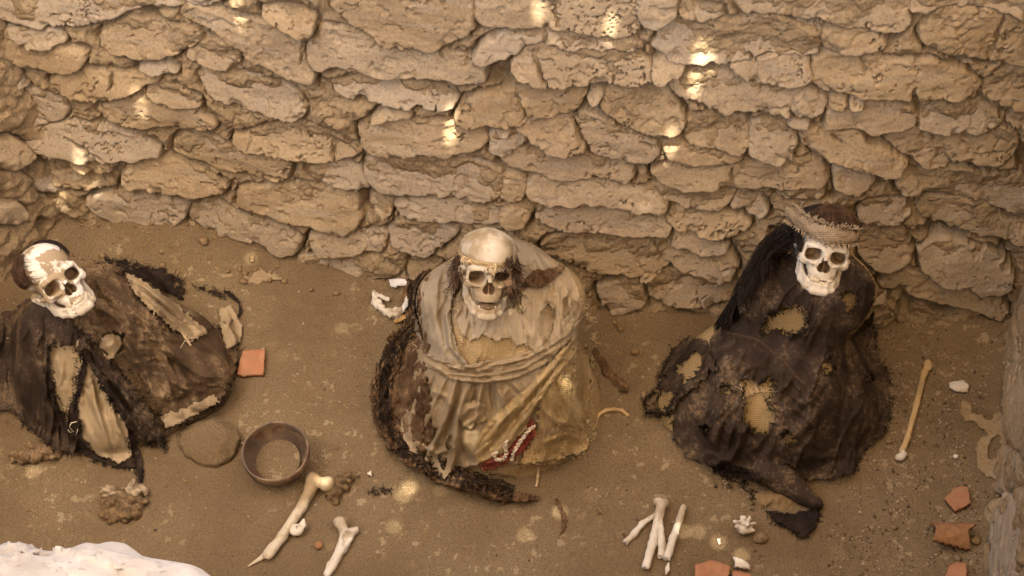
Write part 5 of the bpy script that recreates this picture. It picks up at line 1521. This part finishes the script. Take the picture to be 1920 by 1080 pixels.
# ------------------------------------------------------------------ bones, pots and other things lying on the floor
def clay_mat(name, c1, c2, dirt, amt=0.5):
    n = NT(name, 0.8, 0.2)
    a = n.noise(22, 4, 0.6)
    base = n.mix(n.ramp(a, 0.38, 0.62), c1, c2)
    base = n.mix(n.ramp(n.noise(60, 4, 0.7), 0.48, 0.66, 0, amt), base, dirt)
    n.color(base); n.bump(n.noise(120, 3, 0.7), 0.0018, 0.6)
    return n.m
M['terracotta'] = clay_mat('terracotta', (0.31, 0.135, 0.062), (0.36, 0.165, 0.078), (0.25, 0.145, 0.075), 0.55)
M['terracotta_dull'] = clay_mat('dull_terracotta', (0.30, 0.135, 0.065), (0.35, 0.165, 0.085), (0.25, 0.145, 0.08), 0.5)
M['brown_clay'] = clay_mat('brown_clay', (0.22, 0.105, 0.042), (0.30, 0.145, 0.06), (0.13, 0.075, 0.04), 0.5)
M['stone'] = adobe_mat('flat_stone', (0.19, 0.120, 0.052), (0.23, 0.150, 0.068), (0.21, 0.142, 0.07))
M['clod'] = plain_mat('fibrous_clod', (0.16, 0.100, 0.046), 0.95, 0.5, 70, 0.006)
M['fluff'] = plain_mat('raw_cotton', (0.34, 0.255, 0.15), 0.95, 0.35, 110, 0.006)
M['paper'] = plain_mat('white_paper', (0.62, 0.58, 0.52), 0.8, 0.12, 30, 0.001)
M['leaf'] = plain_mat('dry_leaf', (0.34, 0.20, 0.065), 0.8, 0.4, 50, 0.002)

def fpt(px, py, r=0.0):
    p = on_floor(px, py); q = floor_pt(px, py, p.z + r); return np.array((q.x, q.y, z_at(q.x, q.y) + r))
def sdf_thing(name, label, cat, mat, fn, pxs, res=0.002, pad=0.03, zmax=0.09, noise=(0.0, 60, 3), it=1, parent=None, group=None, seed=1):
    P = np.array([np.array(on_floor(*p)) for p in pxs]); lo = P.min(0) - pad; hi = P.max(0) + pad
    lo[2] = P[:, 2].min() - 0.012; hi[2] = P[:, 2].max() + zmax
    v = Vol(lo, hi, res); fn(v)
    if noise[0]: v.D = v.D + noise[0] * fbm(v.X, v.Y, v.Z, noise[1], noise[2], seed)
    V, F = v.mesh()
    if it: V = relax(V, F, it, 0.4)
    o = mesh_obj(name, V, F, mat, parent)
    if parent is None: tag(o, label, cat, group)
    return o
def chain(v, pts_, radii, k=0.006):
    for i in range(len(pts_) - 1):
        v.add(v.cap(pts_[i], pts_[i + 1], radii[i], radii[i + 1]), k)

def cut(v, end, inner, jag=0.003, seed=1):
    """a broken end: everything past a rough plane is gone"""
    e = np.array(end, float); d = e - np.array(inner, float); d /= np.linalg.norm(d)
    v.both((v.X - e[0]) * d[0] + (v.Y - e[1]) * d[1] + (v.Z - e[2]) * d[2] + jag * fbm(v.X, v.Y, v.Z, 90, 2, seed))
# thigh bone with its ball head
def femur(v):
    c = [fpt(588, 906, .016), fpt(566, 950, .014), fpt(530, 1005, .0135), fpt(503, 1040, .014)]
    chain(v, c, [.0150, .0115, .0108, .0120])
    v.add(v.ell(fpt(586, 901, .019), (.017, .019, .018)), .008)
    v.add(v.cap(fpt(590, 902, .021), fpt(609, 906, .025), .0105, .012), .006)
    v.add(v.ell(fpt(613, 907, .026), (.0172, .0172, .0172)), .003)
    v.add(v.ell(fpt(578, 915, .012), (.010, .012, .010)), .006)
    v.sub(v.cap(fpt(497, 1050, .022), fpt(480, 1068, .022), .010, .02), .002)
    v.add(v.cap(fpt(500, 1040, .007), fpt(466, 1062, .004), .008, .0022), .002)
sdf_thing('thigh_bone', 'long pale thigh bone with a round ball head and a splintered end', 'bone', M['bone'], femur, [(590, 890), (465, 1066), (625, 905)], noise=(.0013, 60, 4), seed=2)
def femur2(v):
    c = [fpt(650, 1005, .012), fpt(640, 1030, .010), fpt(622, 1062, .008), fpt(614, 1076, .007)]
    chain(v, c, [.015, .0115, .010, .0085])
    v.add(v.ell(fpt(637, 980, .016), (.0135, .0135, .0135)), .003)
    v.add(v.cap(fpt(640, 983, .015), fpt(648, 1000, .013), .010, .012), .005)
    v.add(v.cap(fpt(650, 1002, .014), fpt(667, 994, .014), .012, .008), .006)
    v.sub(v.ell(fpt(651, 1003, .028), (.014, .012, .014)), .002)
    v.sub(v.cap(fpt(660, 1000, .026), fpt(645, 1020, .024), .008, .006), .002)
    v.add(v.cap(fpt(654, 1000, .012), fpt(648, 1012, .012), .003), .002)
sdf_thing('thigh_bone', 'broken chalky thigh bone end with a hollow window in its neck', 'bone', M['bone_white'], femur2, [(625, 970), (672, 990), (610, 1080)], noise=(.0016, 90, 3), seed=3)
def vert1(v):
    c = fpt(556, 994, .012)
    v.add(v.ell(c, (.0165, .015, .010)))
    v.add(v.cap(c + [.008, .008, .004], c + [.014, .020, .008], .005, .003), .004)
    v.add(v.cap(c + [.010, -.004, .004], c + [.018, .006, .008], .004, .003), .004)
    v.add(v.cap(c + [.014, .018, .008], c + [.018, .006, .008], .003), .003)
    v.sub(v.ell(c + [.006, .002, .012], (.007, .006, .014)), .002)
sdf_thing('vertebra', 'small grey vertebra with a hole lying beside the long thigh bone', 'bone', M['bone_white'], vert1, [(540, 980), (575, 1005)], noise=(.0015, 110, 3), seed=4)
def vert2(v):
    c = fpt(1396, 990, .020)
    v.add(v.ell(c, (.017, .014, .014)))
    for k, (x, y, z) in enumerate([(-.022, .012, .010), (-.020, -.004, .014), (-.006, .022, .012), (.012, .020, .012), (.022, .006, .010), (.004, -.006, .022), (-.012, .004, .022), (.018, -.008, .004)]):
        v.add(v.cap(c, c + [x, y, z], .006, .0035), .004)
    v.add(v.cap(c + [-.02, .01, .012], c + [.004, -.004, .022], .003), .003); v.add(v.cap(c + [.004, -.004, .022], c + [.02, .006, .011], .003), .003); v.add(v.cap(c + [.004, -.004, .022], c + [.0, .02, .014], .003), .003)
    v.sub(v.ell(c + [-.004, .010, .020], (.007, .006, .010)), .002); v.sub(v.ell(c + [.010, .006, .018], (.006, .006, .009)), .002)
sdf_thing('vertebra', 'spiky white vertebra with several wings beside the black cloak hem', 'bone', M['bone_white'], vert2, [(1370, 970), (1425, 1010)], zmax=.07, noise=(.0012, 110, 3), seed=5)
sdf_thing('mud_clod', 'brown mud clod behind the spiky white vertebra', 'clod', M['mud'], lambda v: v.add(v.ell(fpt(1424, 1008, .006), (.016, .013, .012))), [(1405, 990), (1445, 1020)], noise=(.004, 60, 4), seed=6)
# four sawn-looking limb bones and a splinter
G = 'white limb bones lying together'
sdf_thing('arm_bone', 'thick white limb bone with a wide knuckle end, middle of the bone cluster', 'bone', M['bone_white'],
          lambda v: (chain(v, [fpt(1241, 945, .017), fpt(1236, 965, .015), fpt(1223, 1020, .012), fpt(1210, 1068, .010)], [.0120, .0098, .0090, .0092]), v.add(v.ell(fpt(1234, 941, .017), (.010, .009, .011)), .005), v.add(v.ell(fpt(1247, 943, .014), (.008, .009, .009)), .005), cut(v, fpt(1211, 1066, .010), fpt(1223, 1020, .012), .006, 3)), [(1225, 930), (1258, 945), (1205, 1075)], noise=(.0014, 70, 4), seed=7)
sdf_thing('arm_bone', 'thin curved limb bone reaching out sideways from the bone cluster', 'bone', M['bone_white'], lambda v: (chain(v, [fpt(1228, 966, .008), fpt(1205, 982, .008), fpt(1188, 1002, .008), fpt(1168, 1022, .008)], [.0055, .0064, .0068, .0066]), cut(v, fpt(1172, 1018, .008), fpt(1188, 1002, .008), .004, 4)), [(1230, 962), (1165, 1024)], noise=(.0018, 70, 4), seed=8)
sdf_thing('arm_bone', 'short pointed limb bone leaning on the thick white one', 'bone', M['bone_white'], lambda v: (chain(v, [fpt(1237, 960, .026), fpt(1239, 990, .018), fpt(1241, 1020, .010), fpt(1239, 1050, .010)], [.0038, .0065, .0080, .0080]), cut(v, fpt(1240, 1044, .010), fpt(1241, 1020, .010), .006, 5)), [(1225, 955), (1255, 1050)], noise=(.0014, 70, 4), seed=9)
sdf_thing('arm_bone', 'straight white limb bone standing apart at the side of the bone cluster', 'bone', M['bone_white'], lambda v: (chain(v, [fpt(1284, 943, .010), fpt(1274, 975, .010), fpt(1262, 1010, .011), fpt(1247, 1056, .012)], [.0070, .0074, .0084, .0095]), cut(v, fpt(1249, 1049, .012), fpt(1262, 1010, .011), .006, 6), cut(v, fpt(1282, 949, .010), fpt(1274, 975, .010), .003, 7)), [(1290, 942), (1240, 1056)], noise=(.0014, 70, 4), seed=10)
sdf_thing('bone_splinter', 'small white bone splinter below the straight limb bone', 'bone', M['bone_white'], lambda v: chain(v, [fpt(1254, 1056, .004), fpt(1252, 1068, .004), fpt(1249, 1077, .004)], [.003, .0048, .002]), [(1258, 1050), (1244, 1080)], noise=(.0014, 70, 4), seed=11)
sdf_thing('forearm_bone', 'long thin yellowish bone with a white knob end beside the dark cloak', 'bone', M['bone_yellow'],
          lambda v: (chain(v, [fpt(1740, 680, .010), fpt(1733, 700, .009), fpt(1718, 760, .008), fpt(1702, 820, .008), fpt(1692, 846, .009)], [.0085, .0075, .0070, .0062, .0078]), v.add(v.ell(fpt(1741, 686, .011), (.009, .013, .009)), .004)), [(1745, 670), (1680, 850)], noise=(.0007, 80, 3), seed=12)
_fa = bpy.data.objects['forearm_bone']
sdf_thing('knob', '', '', M['bone_white'], lambda v: (v.add(v.ell(fpt(1688, 857, .010), (.012, .009, .009))), v.add(v.ell(fpt(1694, 851, .011), (.008, .008, .009)), .004)), [(1675, 845), (1702, 866)], noise=(.0012, 110, 3), seed=13).parent = None
_k = bpy.data.objects['knob']; _k.parent = _fa; _k.matrix_parent_inverse = Matrix.Translation(-_fa.location)
for _kk in ('label', 'category'):
    if _kk in _k: del _k[_kk]
sdf_thing('rib', 'curved yellow rib on the sand right of the linen mummy', 'bone', M['bone_yellow'], lambda v: chain(v, [fpt(1112, 806, .004), fpt(1115, 792, .007), fpt(1123, 778, .009), fpt(1136, 769, .009), fpt(1152, 767, .008), fpt(1166, 770, .006), fpt(1177, 779, .005)], [.003, .0038, .0042, .0045, .0045, .0045, .004], .003), [(1105, 760), (1185, 812)], noise=(.0006, 80, 3), seed=14)

# flat chips and sherds: curved plates with broken edges
def plate(name, label, cat, mat, poly, th, curve=0.0, seed=1, group=None, tilt=0.0, z0=0.0):
    P = np.array(poly, float); x0, y0 = P.min(0) - 4; x1, y1 = P.max(0) + 4; st = 1.6
    gx, gy = np.meshgrid(np.arange(x0, x1, st), np.arange(y0, y1, st))
    sd = poly_sd(gx + 1.2 * fbm(gx, gy, 0, 0.12, 3, seed), gy + 1.2 * fbm(gx, gy, 4, 0.12, 3, seed), P)
    mask = sd > 0
    F, used = grid_faces(mask)
    cx, cy = P.mean(0); hx = (P[:, 0].max() - P[:, 0].min()) / 2; hy = (P[:, 1].max() - P[:, 1].min()) / 2
    X = (gx - cx) / hx; Y = (gy - cy) / hy
    z = z0 + 0.004 + curve * (1 - Y * Y) + tilt * (1 - X) * 0.5 + 0.0006 * fbm(gx, gy, 0, 0.15, 3, seed + 1) - 0.002 * np.exp(-sd / 1.5)
    base = np.array([np.array(floor_pt(a, b, 0.008)) for a, b in zip(gx[used], gy[used])])
    zz = np.array([z_at(p[0], p[1]) for p in base])
    T = base.copy(); T[:, 2] = zz + z[used] + th; B = base.copy(); B[:, 2] = zz + z[used]
    n = len(T); e = np.concatenate([F[:, [k, (k + 1) % 4]] for k in range(4)]); es = np.sort(e, 1); code = es[:, 0] * n + es[:, 1]
    u, inv, cnt = np.unique(code, return_inverse=True, return_counts=True); bd = e[cnt[inv] == 1]
    FF = np.concatenate([F[:, ::-1], F + n, np.stack([bd[:, 0], bd[:, 1], bd[:, 1] + n, bd[:, 0] + n], 1)])
    o = mesh_obj(name, np.concatenate([T, B]), FF, mat)
    bm = bmesh.new(); bm.from_mesh(o.data); bmesh.ops.recalc_face_normals(bm, faces=bm.faces); bm.to_mesh(o.data); bm.free()
    return tag(o, label, cat, group)
plate('pot_sherd', 'bright orange square sherd next to the brown cloak of the slumped mummy', 'sherd', M['terracotta'], pts('455,659 498,655 496,703 442,704'), .008, .004, 21)
plate('pot_sherd', 'flat pinkish terracotta sherd above the brown saddle-shaped sherd', 'sherd', M['terracotta_dull'], pts('1768,938 1788,918 1814,917 1818,952 1788,964 1776,950'), .007, .004, 22)
plate('pot_sherd', 'brown saddle-shaped rim sherd of a jar on the gravel', 'sherd', M['brown_clay'], pts('1742,983 1784,988 1826,998 1809,1016 1819,1036 1782,1032 1744,1027 1748,1008'), .008, .030, 23)
plate('pot_sherd', 'orange sherd on the gravel below the brown saddle-shaped sherd', 'sherd', M['terracotta'], pts('1766,1092 1778,1063 1792,1055 1810,1060 1813,1092'), .008, .006, 24)
plate('pot_sherd', 'large orange sherd with a ridge near the white bone cluster', 'sherd', M['terracotta'], pts('1302,1064 1318,1060 1326,1054 1340,1053 1370,1067 1364,1092 1300,1100'), .009, .012, 25)
plate('pot_sherd', 'smaller orange sherd broken off the large ridged one', 'sherd', M['terracotta'], pts('1373,1068 1406,1082 1412,1098 1368,1094'), .009, .010, 26)
plate('skull_chip', 'flat white bone chip lying alone near the right wall', 'bone', M['bone_white'], pts('1780,713 1807,710 1817,724 1814,736 1792,734 1780,726'), .005, .004, 27)
plate('bone_chip', 'tiny white triangular chip left of the linen mummy', 'bone', M['bone_white'], pts('686,884 697,877 698,894'), .004, .002, 28)
plate('bone_chip', 'pointed white bone flake beside the large orange sherd', 'bone', M['bone_white'], pts('1373,1046 1381,1047 1406,1064 1408,1073 1377,1066'), .008, .008, 29)
plate('bone_chip', 'tiny white chip between the bone cluster and the spiky vertebra', 'bone', M['bone_white'], pts('1344,1008 1351,1006 1355,1018 1347,1021'), .003, .001, 30)
plate('paper_scrap', 'white torn paper scrap behind the linen mummy near the wall', 'paper', M['paper'], pts('728,532 746,528 762,534 768,545 750,544 733,547'), .002, .010, 31, z0=.01)
plate('paper_strip', 'narrow white strip tucked against the hide of the linen mummy', 'paper', M['paper'], pts('764,548 771,546 766,580 756,592 752,588'), .002, .012, 32, z0=.006)
plate('dry_leaf', 'yellow dry husk pointing at the hide of the linen mummy', 'leaf', M['leaf'], pts('736,602 752,592 776,586 780,592 758,602 740,610'), .003, .006, 33)
def jawfrag(v):
    c = [fpt(702, 548, .012), fpt(706, 568, .014), fpt(722, 584, .012), fpt(742, 590, .012), fpt(754, 580, .014)]
    chain(v, c, [.005, .010, .009, .011, .006])
    v.add(v.cap(c[0], fpt(724, 560, .014), .004, .006), .004); v.sub(v.ell(fpt(723, 568, .018), (.010, .010, .02)), .003)
sdf_thing('jaw_fragment', 'lacy white jaw bone fragment on the sand left of the linen mummy', 'bone', M['bone_white'], jawfrag, [(695, 540), (762, 600)], noise=(.007, 75, 4), seed=15)

# clods, clumps and the flat stone
def fstone(v):
    g = z_at(*floor_pt(392, 838)[:2])
    P = smooth_poly([np.array(floor_pt(x, y, g))[:2] for x, y in pts('334,838 345,812 372,795 400,786 432,796 450,815 446,845 432,868 404,882 372,872 350,860')], 2)
    d2 = -poly_sd(v.X[:, :, 0].astype(float) + .006 * fbm(v.X[:, :, 0], v.Y[:, :, 0], 0, 25, 3, 5), v.Y[:, :, 0].astype(float), P)
    d2 = d2[:, :, None] * np.ones(v.X.shape)
    top = v.Z - (g + .034 - .75 * np.clip(d2 + .026, 0, 1) + .004 * fbm(v.X, v.Y, 0, 22, 4, 8))
    v.D = np.maximum(d2, top).astype(np.float32)
sdf_thing('flat_stone', 'low rounded flat stone half buried beside the bowl', 'stone', M['sand'], fstone, [(325, 780), (455, 890)], .003, .02, noise=(.002, 60, 3), seed=16, it=2)
sdf_thing('fibre_clump', 'round matted brown fibre clump below the end of the dark shawl', 'clump', M['clod'], lambda v: v.add(v.ell(fpt(232, 950, .008), (.048, .042, .020))), [(185, 905), (280, 990)], .003, .02, noise=(.014, 40, 4), seed=17, it=0)
_fc = bpy.data.objects['fibre_clump']
def _part(o, p):
    for kk in ('label', 'category'):
        if kk in o: del o[kk]
    o.parent = p; o.matrix_parent_inverse = Matrix.Translation(-p.location)
_part(sdf_thing('fluff', '', '', M['fluff'], lambda v: (v.add(v.ell(fpt(252, 918, .014), (.026, .018, .016))), v.add(v.ell(fpt(205, 920, .010), (.014, .012, .012)))), [(190, 900), (280, 940)], .003, .02, noise=(.016, 50, 4), seed=18, it=0), _fc)
sdf_thing('fibre_clump', 'small brown fibre tuft touching the ball of the thigh bone', 'clump', M['clod'], lambda v: chain(v, [fpt(626, 930, .008), fpt(638, 912, .010), fpt(652, 900, .008)], [.016, .016, .014]), [(615, 890), (665, 940)], .0025, .02, noise=(.010, 55, 4), seed=19, it=0)
sdf_thing('clay_button', 'small brown clay disc between the two thigh bones', 'disc', M['brown_clay'], lambda v: v.add(v.ell(fpt(597, 1022, .004), (.010, .010, .006))), [(583, 1010), (610, 1034)], .0015, .02, noise=(.001, 60, 2), seed=20)
sdf_thing('mud_clod', 'crumbly mud clump under the dark cloak of the slumped mummy', 'clod', M['mud'], lambda v: chain(v, [fpt(30, 856, .01), fpt(62, 850, .014), fpt(100, 845, .012)], [.014, .022, .016]), [(20, 830), (115, 875)], .003, .02, noise=(.012, 45, 4), seed=21, it=0)
sdf_thing('sand_clod', 'sandy lump framed by the folded sleeve and black hem', 'clod', M['stone'], lambda v: v.add(v.ell(np.array(floor_pt(1460, 938, .0)), (.050, .034, .026))), [(1405, 905), (1515, 965)], .003, .02, noise=(.008, 40, 4), seed=22, it=0)
for k, (x, y, r, lab) in enumerate([(1191, 660, .011, 'round tan pebble right of the linen mummy'), (1666, 828, .009, 'small flat pebble at the edge of the dark cloak'), (1744, 788, .006, 'pebble beside the middle of the long thin bone'), (1829, 1014, .010, 'grey pebble touching the brown saddle-shaped sherd'),
                                    (1797, 1047, .008, 'small tan pebble between the brown sherd and the orange one'), (1677, 988, .008, 'rounded pebble on the gravel left of the brown sherd'), (1792, 856, .007, 'white pebble on the gravel near the right wall'), (388, 812, .006, 'tiny pebble lying on the flat stone')]):
    z = z_at(*floor_pt(x, y)[:2]) + (0.026 if k == 7 else 0)
    sdf_thing('pebble', lab, 'pebble', M['stone'] if k != 6 else M['bone_white'], lambda v: v.add(v.ell(np.array(floor_pt(x, y, z + r * .5)), (r, r * .9, r * .7))), [(x - 8, y - 8), (x + 8, y + 8)], .002, .012, noise=(r * .25, 50, 3), seed=30 + k)
# leathery strips on the sand
FB = bvh_of(FLOORMESH)
def strip(name, label, cat, poly, mat, seed, **kw):
    o = drape(name, poly, FB, mat, None, seed=seed, **kw)
    if o: tag(o, label, cat)
    return o
strip('hide_strip', 'twisted brown hide strip trailing from the linen mummy towards the rib', 'strip', pts('1108,640 1122,652 1140,680 1160,705 1180,715 1182,735 1168,738 1152,722 1132,702 1114,672'), M['hide'], 81, off=.010, step=2.2, rag=(5, .1), wr=(.012, .06), thick=.012)
strip('hide_strip', 'short dark curved hide strip in front of the linen mummy', 'strip', pts('1036,930 1048,938 1060,958 1064,978 1058,998 1046,1006 1054,980 1048,956'), M['hide'], 82, off=.006, step=2.0, rag=(2, .1), wr=(.006, .06), thick=.008)
strip('plaster_crust', 'pale flaked mud crust spreading on the floor from the right wall', 'crust', pts('1795,758 1815,750 1822,770 1850,786 1870,772 1895,788 1892,880 1870,905 1842,890 1830,862 1832,832 1846,814 1830,796 1803,786'), M['mortar'], 83, off=.006, step=2.5, rag=(7, .05), wr=(.003, .05), thick=.008, holes=[pts('1850,830 1876,815 1880,860 1858,858')])
strip('plaster_crust', 'pale mud flake on the sand near the back wall between two mummies', 'crust', pts('455,520 480,505 520,508 535,520 500,532 462,534'), M['mortar'], 84, off=.005, step=2.5, rag=(6, .06), wr=(.006, .05), thick=.006)

# ------------------------------------------------------------------ the clay bowl
def bowl():
    c = floor_pt(517, 832, 0.080); base_c = Vector((c.x, c.y, z_at(c.x, c.y)))
    prof = [(.0, .002), (.030, .002), (.048, .010), (.064, .028), (.0725, .050), (.0745, .066), (.0735, .080), (.0715, .0835), (.0690, .0815), (.0690, .066), (.0665, .050), (.058, .031), (.043, .016), (.025, .010), (.0, .009)]
    n = 72; V, F = [], []
    for r, z in prof:
        for i in range(n):
            a = 2 * math.pi * i / n; w = 1 + .012 * math.sin(2 * a + 1) + .006 * math.sin(5 * a)
            V.append((r * w * math.cos(a), r * w * math.sin(a), z * (1 + .01 * math.sin(3 * a))))
    for k in range(len(prof) - 1):
        for i in range(n):
            j = (i + 1) % n; F.append((k * n + i, k * n + j, (k + 1) * n + j, (k + 1) * n + i))
    V = np.array(V); t = math.radians(12); R = np.array([[1, 0, 0], [0, math.cos(t), -math.sin(t)], [0, math.sin(t), math.cos(t)]])
    V = V @ R.T; V[:, 2] -= V[:, 2].min() + .004; V += np.array(base_c)
    nt = NT('painted_bowl', 0.55, 0.35)
    loc = nt.n('ShaderNodeTexCoord').outputs['Object']
    a = nt.noise(18, 4, .6)
    base = nt.mix(nt.ramp(a, .38, .62), (.080, .052, .032), (.145, .098, .058))
    base = nt.mix(nt.ramp(nt.noise(11, 3), .50, .60, 0, .55), base, (.30, .19, .095))
    base = nt.mix(nt.ramp(nt.noise(26, 3), .56, .6, 0, .7), base, (.12, .048, .03))
    nt.color(base); nt.bump(nt.noise(140, 3, .7), .001, .5)
    root = empty('bowl', tuple(base_c), 'dark round clay bowl with sand inside standing on the floor', 'bowl')
    mesh_obj('vessel', V, F, nt.m, root)
    # sand lying in it
    S, SF = [], []
    nr, na = 12, 40
    for k in range(nr + 1):
        for i in range(na):
            r = .050 * k / nr; a_ = 2 * math.pi * i / na; S.append((r * math.cos(a_), r * math.sin(a_), .019 + .010 * (k / nr) ** 2 + .004 * math.sin(a_ + 1) * k / nr))
    for k in range(nr):
        for i in range(na):
            j = (i + 1) % na; SF.append((k * na + i, k * na + j, (k + 1) * na + j, (k + 1) * na + i))
    S = np.array(S) @ R.T; S += np.array(base_c) + np.array([0, 0, (-(np.array([(0, -.03, .002)]) @ R.T)[0, 2]) - .004])
    mesh_obj('sand_fill', S, SF, M['sand'], root)
bowl()

# ------------------------------------------------------------------ white stone on the near rim
def rock():
    c = np.array(floor_pt(128, 1178, 1.38)); lo, hi = c - np.array([.34, .22, .16]), c + np.array([.34, .22, .16])
    v = Vol(lo, hi, .006)
    v.add(v.ell(c + [-.12, -.01, -.03], (.20, .12, .085))); v.add(v.ell(c + [.05, -.015, -.04], (.16, .12, .085)), .04); v.add(v.ell(c + [-.02, .03, -.05], (.2, .10, .07)), .04)
    v.D = v.D + .016 * fbm(v.X, v.Y, v.Z, 7, 4, 61) + .010 * np.abs(fbm(v.X, v.Y, v.Z, 11, 3, 62)) - .010 * (1 - sstep(0, .06, np.abs(fbm(v.X, v.Y, v.Z, 6, 3, 63)))) * 0.8
    V, F = v.mesh(); V = relax(V, F, 1, .4)
    n = NT('white_stone', .9, .15)
    a = n.noise(14, 5, .65)
    b = n.mix(n.ramp(a, .35, .65), (.31, .27, .21), (.43, .38, .31)); b = n.mix(n.ramp(n.noise(60, 3, .7), .58, .68, 0, .6), b, (.20, .155, .11))
    n.color(b); n.bump(a, .008, .8)
    o = mesh_obj('stone', V, F, n.m); tag(o, 'big sunlit white stone on the near edge of the tomb', 'stone')
rock()

# ------------------------------------------------------------------ gravel, crumbs and straw: too many to count
def ico(sub=1):
    bm_ = bmesh.new(); bmesh.ops.create_icosphere(bm_, subdivisions=sub, radius=1.0)
    V = np.array([v.co[:] for v in bm_.verts]); F = np.array([[v.index for v in f.verts] for f in bm_.faces]); bm_.free(); return V, F
def scatter(name, label, n, region, rlo, rhi, mat, seed, power=3.0):
    rng = random.Random(seed); IV, IF = ico(1); Vs, Fs, b = [], [], 0; P = np.array(region, float); x0, y0 = P.min(0); x1, y1 = P.max(0)
    rs = np.random.RandomState(seed); xs = x0 + (x1 - x0) * rs.rand(n * 8); ys = y0 + (y1 - y0) * rs.rand(n * 8)
    ok = (poly_sd(xs, ys, P) > 60 * rs.rand(n * 8) - 10) & (noise3(xs * .02, ys * .02, seed) > rs.rand(n * 8) * .5 - .35)
    for x, y in list(zip(xs[ok], ys[ok]))[:n]:
        p = floor_pt(x, y, .005); r = rlo + (rhi - rlo) * rng.random() ** power
        s = np.array([r * (.7 + .6 * rng.random()), r * (.7 + .6 * rng.random()), r * (.5 + .3 * rng.random())])
        V = IV * (1 + .22 * np.array([rng.gauss(0, 1) for _ in range(len(IV))])[:, None]) * s
        a = rng.random() * 6.28; ca, sa = math.cos(a), math.sin(a); V = V @ np.array([[ca, -sa, 0], [sa, ca, 0], [0, 0, 1]]).T
        Vs.append(V + np.array([p.x, p.y, z_at(p.x, p.y) + s[2] * .35])); Fs.append(IF + b); b += len(IV)
    o = mesh_obj(name, np.concatenate(Vs), np.concatenate(Fs), mat, smooth=False, origin=(0, 0, 0)); return tag(o, label, kind='stuff')
def speck_mat(name, a, b, c):
    n = NT(name, .9, .15); k = n.n('ShaderNodeNewGeometry').outputs['Random Per Island']
    n.color(n.mix(n.ramp(k, .55, .6), n.mix(n.ramp(k, .1, .5), a, b), c)); return n.m
M['gravel'] = speck_mat('gravel', (.075, .050, .028), (.20, .135, .070), (.30, .22, .13))
scatter('gravel', 'fine mixed gravel on the floor beside the right wall', 3200, pts('1560,640 1680,600 1880,640 1870,1090 1500,1090 1540,980 1600,900'), .0007, .0042, M['gravel'], 3, 4)
scatter('gravel', 'sparse crumbs and grit over the sandy floor', 1500, pts('-20,440 500,480 1200,600 1880,620 1880,1090 -20,1090'), .0007, .0045, M['gravel'], 4, 4)
scatter('mud_crumbs', 'mud crumbs fallen along the foot of the back wall', 420, pts('130,400 540,470 760,505 1110,560 1240,575 1400,590 1700,585 1890,600 1890,660 1700,640 1300,640 1100,620 740,560 480,550 120,470'), .0015, .012, M['stone'], 5, 3)
def straw():
    rng = random.Random(9); P_, R_ = [], []
    for _ in range(80):
        x, y = (rng.uniform(150, 460), rng.uniform(430, 520)) if rng.random() < .6 else (rng.uniform(20, 1500), rng.uniform(600, 1060))
        p = floor_pt(x, y, .004); a = rng.random() * 6.28; l = rng.uniform(.006, .022); q = []
        for k in range(4):
            xx, yy = p.x + math.cos(a) * l * k / 3, p.y + math.sin(a) * l * k / 3; a += rng.gauss(0, .3); q.append((xx, yy, z_at(xx, yy) + .0015 + .002 * rng.random()))
        P_.append(q); R_.append(rng.uniform(.0004, .0010))
    V, F = tubes(P_, R_, 4); tag(mesh_obj('straw_bits', V, F, M['leaf'], origin=(0, 0, 0)), 'scattered bits of straw and husk on the sand', kind='stuff')
straw()
# dark hair wisps lying on the floor left of the linen mummy
_w = hairs(fray_paths(pts('690,920 735,915 757,918'), 120, 4, 14, 111, closed=False, spread=1.5) + fray_paths(pts('700,930 725,926'), 60, 3, 10, 112, closed=False, spread=1.5), FB, M['hair_black'], None, 'hair_wisp', .0006, .002, 5)
tag(_w, 'wisps of dark hair on the sand in front of the hide', kind='stuff')
